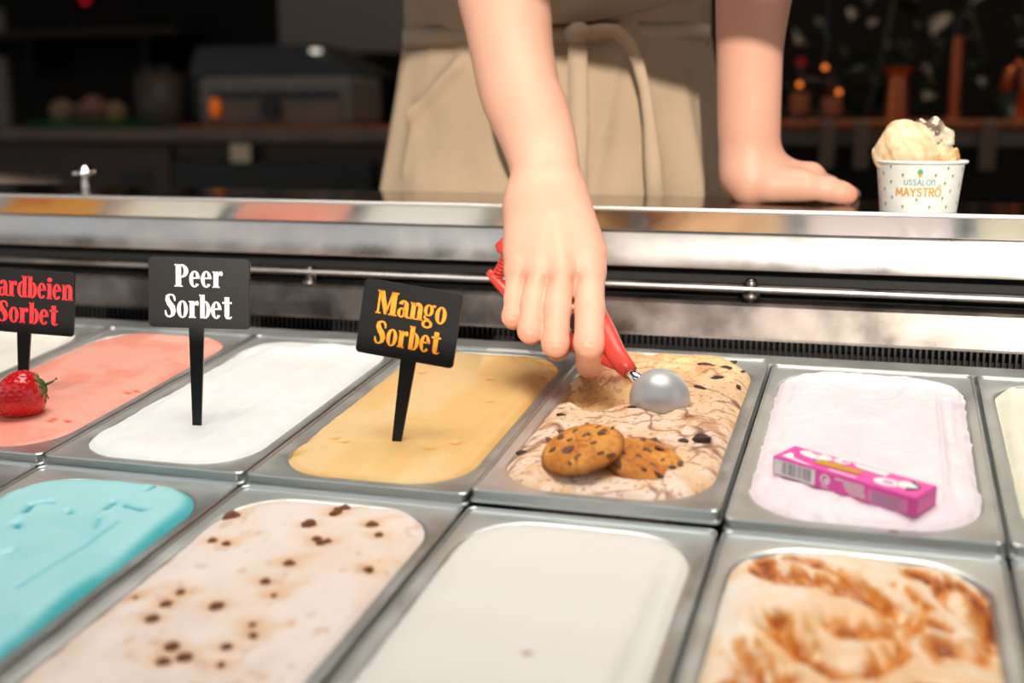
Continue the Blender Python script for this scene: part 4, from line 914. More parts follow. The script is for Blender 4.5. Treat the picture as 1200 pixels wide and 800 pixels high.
# clothing
fc = Field(axis((-0.60, 0.02, 0.009)), axis((0.08, 0.55, 0.009)), axis((0.20, 0.70, 0.009)))
off = lambda ps, d: [(p[0], p[1] + d, p[2], p[3] + d) for p in ps]
mid = lambda a, b, t: tuple(a[i] + (b[i] - a[i]) * t for i in range(3))
fc.put(fc.group(off(torso[:7], 0.008), 0.05, 0.08), 0.03)
for sh, el in ((P_SH_R, elbR), (P_SH_L, elbL)): fc.put(fc.group([(sh, 0.062, mid(sh, el, 0.5), 0.062)], 0.02, 0.06), 0.03)
V, F = fc.mesh(); np_mesh('shirt', V, F, M_shirt, body)
ft = Field(axis((-0.56, -0.03, 0.011)), axis((0.20, 0.53, 0.011)), axis((-0.72, 0.27, 0.011)))
ft.put(ft.group([(a, ra + 0.010, b, rb + 0.012) for a, ra, b, rb in torso[:3] + torso[8:11] + torso[13:16]], 0.04, 0.08), 0.03)
V, F = ft.mesh(); np_mesh('trousers', V, F, M_shirt, body)
fs = Field(axis((-0.48, -0.10, 0.007)), axis((0.18, 0.48, 0.007)), axis((-0.78, -0.62, 0.007)))
for sg in (-1, 1): fs.put(fs.group(chain(((HC + sg * 0.095, 0.40, -0.67), 0.044), ((HC + sg * 0.095, 0.41, -0.712), 0.042), ((HC + sg * 0.10, 0.34, -0.715), 0.040), ((HC + sg * 0.105, 0.265, -0.722), 0.033)), 0.02), 0.01)
V, F = fs.mesh(); V[:, 2] = np.maximum(V[:, 2], -0.752); np_mesh('shoes', V, F, M_grille, body)
fh = Field(axis((-0.42, -0.14, 0.006)), axis((0.0, 0.32, 0.006)), axis((0.66, 0.98, 0.006)))
fh.put(fh.group([((HD[0], HD[1] + .04, HD[2] + .045), 0.092, (HD[0], HD[1] + .0, HD[2] + .055), 0.080), ((HD[0], HD[1] + .075, HD[2] + .0), 0.060, (HD[0], HD[1] + .085, HD[2] - .06), 0.035), ((HD[0], HD[1] + .13, HD[2] + .04), 0.040, (HD[0], HD[1] + .135, HD[2] + .0), 0.038)], 0.02), 0.01)
V, F = fh.mesh(); np_mesh('hair', V, F, M_hair, body)
for sg in (-1, 1):
    MB().lathe([(0.0001, -0.011), (0.0075, -0.008), (0.011, 0.0), (0.0075, 0.008), (0.0001, 0.011)], 12).build('eye', M_white_print, body, True, (HD[0] + sg * 0.032, HD[1] - 0.066, HD[2] + 0.012))

# apron: a skirt wrapped over the hips, a bib bloused over the waist tie
def apron_pt(th, z, out=0.0):
    """th: angle from straight ahead (towards the customer), z: height"""
    t = np.clip((0.30 - z) / 0.20, -0.5, 3.0)
    a = 0.176 + 0.040 * np.clip(t, 0, 1) + 0.010 * np.clip(t - 1, 0, 2); b = 0.118 + 0.016 * np.clip(t, 0, 1)
    return np.stack([HC + (a + out) * np.sin(th), 0.358 - (b + out) * np.cos(th) ** 1.0, z + 0 * th], -1)
nz_, nt = 110, 200
th = np.linspace(-1.95, 1.95, nt); zz = np.linspace(-0.36, 0.340, nz_)
TH, ZZ = np.meshgrid(th, zz)
fold = 0.0035 * (fbm(TH * 3.2 + 4, ZZ * 5 + 4, 3, 201) - 0.5) * 2
def fr(t0, z0, t1, z1, wd, h): # soft fold between two points of the cloth
    dx, dy = (t1 - t0) * 0.19, z1 - z0; l2 = dx*dx + dy*dy; p = np.clip(((TH - t0) * 0.19 * dx + (ZZ - z0) * dy) / l2, 0, 1)
    ex, ey = (TH - t0) * 0.19 - p * dx, ZZ - z0 - p * dy; sd_ = (ex * dy - ey * dx) / math.sqrt(l2)
    return h * np.exp(-(ex*ex + ey*ey) / wd**2) * (1 + 0.6 * np.tanh(sd_ / wd * 2))
fold = fold + fr(-0.74, 0.215, -0.42, 0.268, 0.010, 0.010) + fr(-0.80, 0.15, -0.74, 0.215, 0.012, 0.004) + fr(-0.60, 0.05, -0.75, 0.20, 0.02, 0.003) + fr(0.30, 0.10, 0.55, 0.29, 0.014, 0.005) + fr(0.75, 0.0, 0.62, 0.29, 0.016, 0.006) + fr(1.05, 0.0, 0.95, 0.26, 0.018, 0.006) + fr(0.10, 0.12, 0.38, 0.19, 0.012, 0.004) + fr(-0.2, 0.16, 0.25, 0.24, 0.02, 0.003) + fr(-1.15, -0.1, -1.05, 0.25, 0.02, 0.004)
P_ = apron_pt(TH, ZZ, fold + 0.004)
idx = np.arange(nz_ * nt).reshape(nz_, nt)
ap = np_mesh('apron', P_.reshape(-1, 3), np.stack([idx[:-1, :-1], idx[:-1, 1:], idx[1:, 1:], idx[1:, :-1]], -1).reshape(-1, 4), M_khaki, body)
md = ap.modifiers.new('thickness', 'SOLIDIFY'); md.thickness = 0.0015; md.offset = -1
# bib
nb_, nw = 46, 70
tt = np.linspace(0, 1, nb_); ww = np.linspace(-1, 1, nw); WW, TT = np.meshgrid(ww, tt)
prof_y = np.interp(tt, [0, .06, .12, .2, .32, .55, .8, 1], [0.243, 0.226, 0.214, 0.208, 0.206, 0.186, 0.164, 0.152])
prof_z = np.interp(tt, [0, .06, .12, .2, .32, .55, .8, 1], [0.312, 0.301, 0.302, 0.315, 0.345, 0.43, 0.52, 0.60])
ker = np.array([.25, .5, .25])
for _ in range(2):
    prof_y[1:-1] = np.convolve(prof_y, ker, 'valid'); prof_z[1:-1] = np.convolve(prof_z, ker, 'valid')
half = np.interp(tt, [0, .3, .6, 1], [0.170, 0.168, 0.14, 0.10])
XX = HC + WW * half[:, None]
bulge = sstep(-0.75, -0.1, WW) * sstep(0.45, 0.1, TT)
YYb = prof_y[:, None] + 0.10 * np.abs(WW) ** 2.2 * half[:, None] / 0.17 + (1 - bulge) * 0.016 * sstep(0.45, 0.1, TT) + 0.003 * (fbm(WW * 5 + 3, TT * 9 + 3, 3, 210) - 0.5)
ZZb = prof_z[:, None] + 0.030 * np.abs(WW + 0.05) ** 2 * (WW > -0.05) * (1 - TT) + 0.004 * (fbm(WW * 4 + 7, TT * 3, 2, 211) - 0.5)
idx = np.arange(nb_ * nw).reshape(nb_, nw)
bib = np_mesh('apron_bib', np.stack([XX, YYb, ZZb], -1).reshape(-1, 3), np.stack([idx[:-1, :-1], idx[:-1, 1:], idx[1:, 1:], idx[1:, :-1]], -1).reshape(-1, 4), M_khaki, body)
md = bib.modifiers.new('thickness', 'SOLIDIFY'); md.thickness = 0.0016; md.offset = -1
nl = MB().tube([(HC - 0.09, 0.156, 0.598), (HC - 0.075, 0.17, 0.68), (HC, 0.25, 0.735), (HC + 0.075, 0.17, 0.68), (HC + 0.09, 0.156, 0.598)], 0.006, 8, flat=0.4).build('apron_neck_strap', M_khaki_tie, bib, True)
# waist tie with a bow whose two ends hang down
def ribbon(pts, wid, th_=0.0016):
    rings = []; pts = [Vector(p) for p in pts]
    for i, p in enumerate(pts):
        t = (pts[min(i + 1, len(pts) - 1)] - pts[max(i - 1, 0)]).normalized(); sd_ = Vector((0, 1, 0)).cross(t).normalized(); n_ = t.cross(sd_).normalized(); w2 = wid[i] / 2
        rings.append([tuple(p + sd_ * w2 + n_ * th_), tuple(p + n_ * th_ * 1.6), tuple(p - sd_ * w2 + n_ * th_), tuple(p - sd_ * w2 - n_ * th_), tuple(p - n_ * th_), tuple(p + sd_ * w2 - n_ * th_)])
    return MB().loft(rings)
tie = MB()
tp = apron_pt(np.linspace(-1.9, 1.9, 60), np.full(60, 0.296), 0.0045)
tie.loft([[(p[0], p[1], p[2] - 0.013), (p[0] * 1.0, p[1] - 0.002, p[2]), (p[0], p[1], p[2] + 0.013), (HC + (p[0] - HC) * .985, p[1] + .002, p[2])] for p in tp.tolist()])
tie.build('waist_tie', M_khaki_tie, ap, True)
kn_ = MB(); kn_.tube([(-0.2378, 0.2080, 0.2928), (-0.2295, 0.2040, 0.2933), (-0.2205, 0.2040, 0.2940), (-0.2125, 0.2080, 0.2941)], [0.006, 0.0105, 0.0105, 0.006], 12, flat=0.7).build('tie_knot', M_khaki_tie, ap, True)
ribbon([(-0.2264, 0.2060, 0.2925), (-0.2256, 0.2070, 0.2754), (-0.2260, 0.2100, 0.2452), (-0.2249, 0.2110, 0.2059), (-0.2254, 0.2110, 0.1617), (-0.2249, 0.2110, 0.1078)], [0.016, 0.020, 0.021, 0.021, 0.020, 0.020]).build('tie_end', M_khaki_tie, ap, True)
ribbon([(-0.2189, 0.2050, 0.2923), (-0.2004, 0.2060, 0.2963), (-0.1856, 0.2080, 0.2953), (-0.1725, 0.2100, 0.2833), (-0.1628, 0.2120, 0.2628), (-0.1554, 0.2130, 0.2362), (-0.1505, 0.2140, 0.2042), (-0.1462, 0.2150, 0.1624), (-0.1415, 0.2150, 0.1094)], [0.014, 0.013, 0.013, 0.013, 0.012, 0.011, 0.012, 0.017, 0.018]).build('tie_end', M_khaki_tie, ap, True)

# ------------------------------------------------------------------ ice cream scoop held in the hand
sc = thing('ice_cream_scoop', 'red handled squeeze scoop with a grey metal ball bowl in the cookie ice cream', 'scoop', (0, 0, 0))
bc = Vector((-0.0719, -0.1429, -0.0047)); br_ = 0.02336
axd = Vector((0.25, 0.55, -0.80)).normalized()        # the open side faces down and away
q_ = axd.to_track_quat('-Z', 'Y').to_matrix().to_4x4()
rings = []
for k in range(15):
    a = math.radians(2 + 116 * k / 14); rings.append([(br_ * math.sin(a) * math.cos(2*PI*j/40), br_ * math.sin(a) * math.sin(2*PI*j/40), br_ * math.cos(a)) for j in range(40)])
for k in range(14, -1, -1):
    a = math.radians(2 + 116 * k / 14); r2 = br_ - 0.0012; rings.append([(r2 * math.sin(a) * math.cos(2*PI*j/40), r2 * math.sin(a) * math.sin(2*PI*j/40), r2 * math.cos(a)) for j in range(40)])
bo = MB().loft(rings[::-1], cap=True).build('bowl', M_alu, sc); shade_auto(bo, 60); bo.matrix_world = Matrix.Translation(bc) @ q_
MB().tube([(-0.0845, -0.1445, 0.0063), (-0.0925, -0.1378, 0.0098), (-0.0999, -0.1319, 0.0136)], [0.0052, 0.0050, 0.0050], 12).build('neck', M_chrome, sc, True)
MB().tube([(-0.0970, -0.1324, 0.0118), (-0.1024, -0.1299, 0.0165), (-0.1105, -0.1244, 0.0252), (-0.1221, -0.1073, 0.0381), (-0.1363, -0.0827, 0.0504), (-0.1596, -0.0593, 0.0647), (-0.1899, -0.0444, 0.0793), (-0.2138, -0.0411, 0.0900), (-0.2305, -0.0423, 0.0992), (-0.2335, -0.0426, 0.1021)],
          [0.0066, 0.0080, 0.0086, 0.0090, 0.0092, 0.0090, 0.0086, 0.0080, 0.0072, 0.0045], 14, flat=0.9).build('handle', M_red_plastic, sc, True)
MB().tube([(-0.1069, -0.1212, 0.0138), (-0.1254, -0.1068, 0.0183), (-0.1555, -0.0830, 0.0237), (-0.1872, -0.0533, 0.0346), (-0.2175, -0.0284, 0.0460), (-0.2321, -0.0273, 0.0582), (-0.2407, -0.0301, 0.0682), (-0.2462, -0.0327, 0.0744)],
          [0.0045, 0.0064, 0.0070, 0.0070, 0.0064, 0.0056, 0.0050, 0.0030], 12, flat=0.8).build('squeeze_lever', M_red_plastic, sc, True)
sp = MB(); A0 = Vector((-0.2263, -0.0409, 0.0888)); A1 = Vector((-0.2387, -0.0313, 0.0699)); tv = (A1 - A0).normalized(); u_ = tv.cross(Vector((0, 1, 0))).normalized(); v_ = tv.cross(u_)
sp.tube([tuple(A0 + (A1 - A0) * (i / 60) + (u_ * math.cos(i * 0.63) + v_ * math.sin(i * 0.63)) * 0.0042) for i in range(61)], 0.0011, 6); sp = sp.build('spring', M_red_plastic, sc, True)
MB().tube([tuple(A0), tuple(A1)], 0.0028, 10).build('spring_pin', M_red_plastic, sp, True)

# ------------------------------------------------------------------ paper cup with two scoops
cpY = EY + 0.036
cp = thing('paper_cup', 'white printed paper cup of ice cream standing on the ledge edge', 'cup', (0.1148, cpY, EZ))
M_paper = mat('white_paper', (0.88, 0.885, 0.86), 0.55)
M_green = mat('green_print', (0.36, 0.62, 0.44), 0.5); M_teal = mat('teal_print', (0.33, 0.60, 0.56), 0.5); M_och = mat('ochre_print', (0.82, 0.60, 0.14), 0.5)
rb_, rt_, ch_ = 0.03254, 0.03725, 0.04452
shade_auto(MB().lathe([(0.0001, 0.004), (rb_ - 0.001, 0.004), (rb_ - 0.0006, 0.0), (rb_, 0.0), (rt_, ch_ - 0.001), (rt_ - 0.0006, ch_ - 0.001), (rb_ + 0.001, 0.010), (0.0001, 0.009)], 144).build('cup_wall', M_paper, cp), 50)
cup_wall = [c_ for c_ in cp.children if c_.name.startswith('cup_wall')][0]
shade_auto(MB().lathe([(rt_ - 0.0008, ch_ - 0.0034), (rt_ + 0.0020, ch_ - 0.0030), (rt_ + 0.0030, ch_ - 0.0016), (rt_ + 0.0022, ch_ - 0.0002), (rt_ - 0.0002, ch_), (rt_ - 0.0012, ch_ - 0.0014)], 56, cap=False).build('rolled_rim', M_paper, cp), 60)
face = math.atan2(cam.location.y - cp.location.y, cam.location.x - cp.location.x)
def wrap(p, e=0.0004):      # flat print (arc length, height) -> cup wall
    x, z = p; r = rb_ + (rt_ - rb_) * z / ch_ + e; a = face + x / ((rb_ + rt_) / 2); return (r * math.cos(a), r * math.sin(a), z)
def wrap_mesh(name, polys, m):
    mb = MB()
    for v, f in polys: mb.add([wrap(p) for p in v], f)
    return mb.build(name, m, cup_wall)
def sans(t, cx, y, size, wd, gap):
    """plain rounded capitals as strokes"""
    G = {'I': (.0, [[(0, 0), (0, 1)]]), 'J': (.34, [[(.34, 1), (.34, .25), (.26, .04), (.1, .02), (0, .14)]]), 'S': (.5, [[(.46, .84), (.34, .97), (.15, .97), (.04, .82), (.08, .62), (.42, .42), (.48, .22), (.38, .04), (.15, .02), (.02, .16)]]),
         'A': (.66, [[(0, 0), (.33, 1), (.66, 0)], [(.12, .34), (.54, .34)]]), 'L': (.42, [[(0, 1), (0, 0), (.42, 0)]]), 'O': (.72, [[(.36 + .36 * math.cos(k * PI / 8), .5 + .5 * math.sin(k * PI / 8)) for k in range(17)]]),
         'N': (.55, [[(0, 0), (0, 1), (.55, 0), (.55, 1)]]), 'n': (.5, [[(0, 0), (0, .95)], [(0, .75), (.15, .95), (.38, .95), (.5, .75), (.5, 0)]]), 'M': (.8, [[(0, 0), (.08, 1), (.4, .2), (.72, 1), (.8, 0)]]), 'Y': (.62, [[(0, 1), (.31, .5), (.62, 1)], [(.31, .5), (.31, 0)]]),
         'T': (.6, [[(0, 1), (.6, 1)], [(.3, 1), (.3, 0)]]), 'R': (.52, [[(0, 0), (0, 1), (.32, 1), (.48, .87), (.48, .64), (.32, .5), (0, .5)], [(.25, .5), (.52, 0)]])}
    tot = sum(G[c][0] + gap for c in t) - gap; x = cx - tot * size / 2; out = []
    for c in t:
        for line in G[c][1]:
            q = [(x + px_ * size, y + py_ * size) for px_, py_ in line]
            for p0, p1 in zip(q[:-1], q[1:]):
                l_ = math.hypot(p1[0] - p0[0], p1[1] - p0[1]); ex, ey = (p1[0] - p0[0]) / l_ * wd * 0.3, (p1[1] - p0[1]) / l_ * wd * 0.3
                out.append(stroke((p0[0] - ex, p0[1] - ey, wd), (p1[0] + ex, p1[1] + ey, wd)))
        x += (G[c][0] + gap) * size
    return out, x
sc_ = ch_ / 59.0
pl, _ = sans('IJSSALOn', 0.3 * sc_, 31.5 * sc_, 6.2 * sc_, 0.9 * sc_, 0.24); wrap_mesh('small_lettering', pl, M_teal)
pl, xe = sans('MAYSTRO', -0.5 * sc_, 19 * sc_, 9.0 * sc_, 1.7 * sc_, 0.20)
pl += [stroke((xe - 6.0 * sc_, 29.3 * sc_, 1.3 * sc_), (xe - 4.6 * sc_, 32.0 * sc_, 1.3 * sc_)), stroke((xe - 3.4 * sc_, 29.3 * sc_, 1.3 * sc_), (xe - 2.0 * sc_, 32.0 * sc_, 1.3 * sc_))]
wrap_mesh('large_lettering', pl, M_och)
cones, tops = [], []
def cone(x, y, s_):
    x *= sc_; y *= sc_; s_ *= sc_
    cones.append(poly((x, y - 1.3 * s_), (x + 0.7 * s_, y + 0.3 * s_), (x - 0.7 * s_, y + 0.3 * s_))); tops.append(poly(*[(x + 0.72 * s_ * math.cos(k * PI / 5), y + 0.3 * s_ + (1.1 if k < 6 else 0.3) * s_ * math.sin(k * PI / 5)) for k in range(10)]))
cone(0.5, 44, 4.2)
for x, y in ((-33, 51), (31, 50), (-18, 42), (17, 42), (-45, 43), (39, 41), (-33, 34), (29, 33), (-44, 25), (38, 24), (-32, 16), (28, 16), (-2, 14), (-18, 6), (13, 6), (-43, 8), (35, 6), (55, 30), (-58, 34), (58, 48), (-60, 12), (56, 10)): cone(x, y, 2.0)
wrap_mesh('printed_cones', cones, M_och); wrap_mesh('printed_cone_tops', tops, M_green)
def blob(name, prims, k, res, amp, freq, colf, parent, seed, m):
    lo = np.min([[min(p[0][i] - p[1], p[2][i] - p[3]) for i in range(3)] for p in prims], 0) - 0.008; hi = np.max([[max(p[0][i] + p[1], p[2][i] + p[3]) for i in range(3)] for p in prims], 0) + 0.008
    f = Field(*[axis((lo[i], hi[i], res)) for i in range(3)]); f.put(f.group(prims, k, 0.03), 0.002)
    X_, Y_, Z_ = np.meshgrid(*f.ax, indexing='ij')
    f.a += amp * ((fbm(X_ * freq + 40 + Z_ * freq * 0.6, Y_ * freq + 40, 4, seed) - 0.5) + (fbm(Z_ * freq + 40, X_ * freq + 40 - Y_ * freq * 0.7, 4, seed + 3) - 0.5))
    V, F = f.mesh(); c = colf(V); c = np.where(c <= 0.04045, c / 12.92, ((c + 0.055) / 1.055) ** 2.4)
    return np_mesh(name, V, F, m, parent, True, c)
k1 = 0.0007525
cl = lambda x, y, dy=0.0: ((x - 1079) * k1 * 0.957, (x - 1079) * k1 * 0.289 + dy, ch_ + (183 - y) * k1)
creamy = lambda V: mix(c3(0.93, 0.83, 0.68), c3(0.90, 0.75, 0.57), sstep(0.48, 0.75, fbm(V[:, 0] * 120 + 30, V[:, 2] * 120 + V[:, 1] * 90 + 30, 3, 221)))
blob('left_scoop', [(cl(1058, 166, -.004), 0.0215, cl(1066, 168, -.004), 0.0215), (cl(1042, 172, 0), 0.011, cl(1040, 178, 0), 0.012), (cl(1066, 181, 0.0), 0.022, cl(1050, 181, 0), 0.014)], 0.008, 0.0014, 0.0042, 90, creamy, cp, 222, M_ice)
blob('right_scoop', [(cl(1098, 182, .0), 0.0155, cl(1108, 184, 0), 0.0120), (cl(1085, 184, .012), 0.020, cl(1090, 184, .012), 0.018)], 0.008, 0.0014, 0.010, 160, lambda V: mix(c3(0.92, 0.80, 0.62), c3(0.80, 0.58, 0.36), sstep(0.45, 0.6, fbm(V[:, 0] * 160 + 30, V[:, 2] * 160 + 30, 3, 225))), cp, 226, M_ice)
blob('chocolate_curl', [(cl(1077, 146, .004), 0.0072, cl(1090, 152, .0), 0.0115), (cl(1090, 152, 0), 0.0115, cl(1096, 168, 0), 0.0105), (cl(1094, 161, 0), 0.0085, cl(1107, 156, 0), 0.0085)], 0.006, 0.0012, 0.0065, 170,
     lambda V: mix(c3(0.42, 0.33, 0.30), c3(0.88, 0.82, 0.72), np.clip(sstep(0.56, 0.64, fbm(V[:, 0] * 190 + 30, V[:, 2] * 190 + 30, 3, 229)) + sstep(0.012, 0.020, V[:, 0]) * 0.8, 0, 1)), cp, 230, M_ice)

# chrome knob standing behind the ledge on the left
kx = Vector((-0.8347, 0.2150, 0.1225))
kb = thing('chrome_knob', 'round chrome knob standing behind the ledge on the left', 'knob', (kx.x, kx.y, EZ - 0.02))
k2 = 0.001026
MB().lathe([(8*k2, 0), (8*k2, 0.006), (5*k2, 0.008), (5*k2, 0.030), (6*k2, 0.032)], 20).build('stem', M_chrome, kb, True)
MB().lathe([(6*k2, 0.029), (14*k2, 0.031), (15.5*k2, 0.034), (15*k2, 0.037), (9*k2, 0.040), (8*k2, 0.043), (3*k2, 0.044)], 28).build('cap', M_chrome, kb, True)
# little shelf behind the ledge that carries it
MB().box((XL, EY + 0.1655, EZ - 0.075), (-0.62, EY + 0.26, EZ - 0.0205)).build('ledge_bracket', M_dark, case)

# ------------------------------------------------------------------ inside of the kiosk, behind the server (far out of focus)
M_bw = mat('worktop_stone', (0.42, 0.36, 0.32), 0.5, noise=(12, 0.2))
M_cab = mat('brown_cabinet', (0.27, 0.22, 0.19), 0.6, noise=(8, 0.15))
M_blk = mat('black_enamel', (0.05, 0.052, 0.056), 0.35)
M_steel_dim = mat('dull_steel', (0.60, 0.56, 0.52), 0.4, 0.9)
M_copper = mat('copper', (0.80, 0.45, 0.28), 0.35, 0.9)
M_woodd = mat('orange_wood', (0.62, 0.34, 0.16), 0.6, noise=(20, 0.25, (1, 8, 8)))
M_greyp = mat('grey_panel', (0.46, 0.45, 0.44), 0.6)
M_tray = mat('green_plastic', (0.12, 0.58, 0.34), 0.5)
M_bulb = mat('amber_bulb', (1.0, 0.6, 0.2), 0.4, emit=((1.0, 0.50, 0.16), 1.1))
M_glow_red = mat('red_light', (0.9, 0.05, 0.2), 0.4, emit=((0.95, 0.06, 0.22), 0.5))
M_glint = mat('white_glint', (1, 1, 1), 0.4, emit=((1.0, 0.95, 0.9), 0.9))
BY = 1.9
def bbox(mb, x0, y0, x1, y1, Yf, dep, b=0.0):
    """box whose front face spans the two given front corners (world x, z)"""
    return mb.box((min(x0, x1), Yf, min(y0, y1)), (max(x0, x1), Yf + dep, max(y0, y1)), b)
wz0, wz1 = 0.14, 0.1757
bc_ = thing('back_counter', 'dim brown back counter with pale worktop left of the server', 'counter', (-1.6, BY, -0.75))
def part_box(name, m, root, x0, z0, x1, z1, Yf, dep, b=0.0):
    mb = MB(); bbox(mb, x0, z0, x1, z1, Yf, dep, b); o = mb.build(name, m, root); o.location = -Vector(root.location); return o
part_box('worktop', M_bw, bc_, -3.2, wz0, -0.98, wz1, BY, 0.62, 0.004)
part_box('carcass', M_cab, bc_, -3.2, -0.75, -0.98, wz0, BY + 0.03, 0.55)
part_box('drawer_front', M_cab, bc_, -2.145, -0.004241, -1.787, 0.1269, BY + 0.010, 0.02, 0.003)
part_box('drawer_recess', M_blk, bc_, -1.945, 0.02533, -1.847, 0.06175, BY + 0.004, 0.01)
part_box('left_panel', M_bw, bc_, -2.515, 0.002178, -2.142, 0.04347, BY + 0.010, 0.02, 0.003)
part_box('oven_door', M_blk, bc_, -1.779, -0.30, -1.186, 0.0929, BY + 0.0, 0.03, 0.004)
nt_ = MB(); bbox(nt_, -1.593, 0.08831, -1.535, 0.1355, BY - 0.006, 0.006, 0.001)
tag(nt_.build('price_note', mat('cream_card', (0.85, 0.78, 0.66), 0.7)), 'small square cream card on the edge of the back counter', 'note')
rd = thing('table_radio', 'pale boxy radio with one round dark dial on the back counter', 'radio', (-1.523, 2.0, wz1))
def rb_box(name, m, root, x0, z0, x1, z1, y0, y1, b=0.0):
    return MB().box((x0 - root.location.x, y0 - root.location.y, z0 - root.location.z), (x1 - root.location.x, y1 - root.location.y, z1 - root.location.z), b).build(name, m, root)
rx0, rx1, rz1 = -1.743, -1.288, 0.3135
rb_box('housing', M_greyp, rd, rx0, wz1 + 0.008, rx1, rz1, 2.0, 2.22, 0.012)
rb_box('front_panel', M_bw, rd, rx0 + 0.03, wz1 + 0.012, rx1 - 0.02, wz1 + 0.075, 1.993, 2.001, 0.002)
rb_box('slot', M_blk, rd, rx0 + 0.04, wz1 + 0.082, rx1 - 0.03, wz1 + 0.100, 1.995, 2.001)
MB().tube([(0, -0.02, 0), (0, 0, 0)], 0.02784, 20).build('dial', M_blk, rd, False, (-1.517 - rd.location.x, -0.006, 0.2295 - wz1))
MB().lathe([(0.0001, -0.026), (0.012, -0.018), (0.015, 0.0), (0.012, 0.02), (0.0001, 0.030)], 14).build('indicator_lamp', mat('amber_lamp', (1, .5, .15), 0.4, emit=((0.95, 0.42, 0.08), 0.28)), rd, True, (-1.685 - rd.location.x, -0.016, 0.2298 - wz1))
tag(MB().box((rx0 - 0.02, BY + 0.02, wz1), (-0.99, 2.30, wz1 + 0.008), 0.002).build('cutting_board', M_woodd), 'orange wooden board under the radio', 'board')
gr = thing('contact_grill', 'black grill with a sloping lid behind the radio', 'grill', (-1.666, 2.32, wz1))
gx0, gx1, gz0, gz1 = -1.966 - gr.location.x, -1.377 - gr.location.x, 0.3266 - wz1, 0.4176 - wz1
MB().box((gx0, 0, 0), (gx1, 0.25, gz0), 0.01).build('base', M_blk, gr)
MB().loft([[(gx0, 0, gz0), (gx1, 0, gz0), (gx1, 0.25, gz0), (gx0, 0.25, gz0)], [(gx0 + .02, 0.02, gz1), (gx1 - 0.18, 0.02, gz1), (gx1 - .18, 0.25, gz1), (gx0 + .02, 0.25, gz1)]]).build('lid', M_blk, gr)
MB().lathe([(0.0001, -0.007), (0.014, -0.004), (0.018, 0.0), (0.014, 0.005), (0.0001, 0.007)], 16).build('lid_glint', M_glint, gr, True, (-1.537 - gr.location.x, -0.004, 0.3969 - wz1))  # glint on the lid put in as a small glowing disc
structure('trim_1', (-1.903, 2.8, 0.4174), (-1.903 + 0.62, 2.95, 1.2), M_greyp)
ty = thing('green_tray', 'dark green tray on the back counter at the left', 'tray', (-2.157, 2.1, wz1))
MB().lathe([(0.0001, 0.0), (0.167, 0.0), (0.1923, 0.016), (0.1847, 0.017), (0.162, 0.006), (0.0001, 0.006)], 40).build('dish', M_tray, ty)
M_pastry = mat('pastry', (0.52, 0.42, 0.33), 0.8, noise=(40, 0.3)); M_glz = mat('pink_glaze', (0.50, 0.32, 0.30), 0.6)
for i, (dx, dz, r, m) in enumerate(((-30, 22, 13, M_pastry), (-8, 26, 12, M_pastry), (12, 22, 15, M_glz), (32, 16, 12, M_pastry))):
    rr = 0.002531 * r
    cx_ = ty.location.x + 0.002531 * dx
    tag(MB().lathe([(0.0001, 0), (rr, 0.004), (rr * 1.1, rr * 0.9), (rr * 1.25, rr * 1.2), (rr * 0.9, rr * 1.9), (rr * 0.3, rr * 2.3), (0.0001, rr * 2.32)], 14).build('muffin', m, None, True, (cx_, 2.06 + 0.03 * (i % 2), wz1 + 0.0065)),
        ['brown muffin at the left end of the green tray', 'brown muffin second from the left on the green tray', 'reddish glazed muffin on the green tray', 'brown muffin at the right end of the green tray'][i], 'muffin', 'muffins on the green tray')
cn = thing('storage_canister', 'dim grey rounded canister right of the green tray', 'canister', (-2.088, 2.35, wz1))
MB().lathe([(0.0001, 0), (0.075, 0), (0.080, 0.01), (0.078, 0.1628), (0.0001, 0.1628)], 28).build('body', mat('grey_tin', (0.30, 0.27, 0.25), 0.5), cn, True)
MB().lathe([(0.0001, 0.1628), (0.081, 0.1628), (0.081, 0.1838), (0.0001, 0.189)], 28).build('lid', M_blk, cn)
wl = thing('wall_lamp', 'tiny red light high on the dark wall at the left', 'light', (-3.192, 3.55, 0.688))
MB().lathe([(0.0001, -0.014), (0.012, -0.008), (0.016, 0), (0.012, 0.008), (0.0001, 0.014)], 12).build('bulb', M_glow_red, wl, True)
MB().box((-0.02, 0.02, -0.02), (0.02, 0.05, 0.02), 0.003).build('socket', M_blk, wl)
hb = thing('hanging_shelf', 'maroon wall shelf high at the left', 'shelf', (-3.257, 3.35, 0.5295))
MB().box((-0.75, 0, 0), (0.62, 0.24, 0.03), 0.003).build('board', M_cab, hb)
for xx in (-0.6, -0.1, 0.45): MB().box((xx, 0.02, -0.14), (xx + 0.02, 0.24, 0.0)).build('bracket', M_blk, hb)

# right side: bar shelf with copper ware, bottles, leaves
BR = 1.75
bz = 0.2001
br = thing('bar_counter', 'dark bar with an orange wooden top right of the server', 'counter', (0.3, BR, -0.75))
part_box('wooden_top', M_woodd, br, -0.42, bz - 0.018, 1.4, bz, BR, 0.5, 0.003)
part_box('front_rail', M_steel_dim, br, -0.42, 0.1439, 1.4, bz - 0.019, BR + 0.02, 0.03, 0.003)
part_box('dark_front', M_blk, br, -0.42, -0.75, 1.4, 0.1439, BR + 0.06, 0.40)
for k, (xa, xb) in enumerate(((961, 981), (1003, 1024), (1150, 1165))):
    o = MB().box((0, 0, 0), (0.032, 0.03, 0.105), 0.003).build('post', M_bw, br); 
    o.location = Vector((-0.05597 + (xa - 961) * 0.00175, BR - 0.012, 0.09459)) - br.location
def lathe_thing(name, label, cat, px_, Yv, zb, parts, group=None):
    o = thing(name, label, cat, (px_, Yv, zb), (0, 0, 0), group)
    for nm, m, prof in parts: shade_auto(MB().lathe(prof, 22).build(nm, m, o), 40)
    return o
u1 = 0.001937
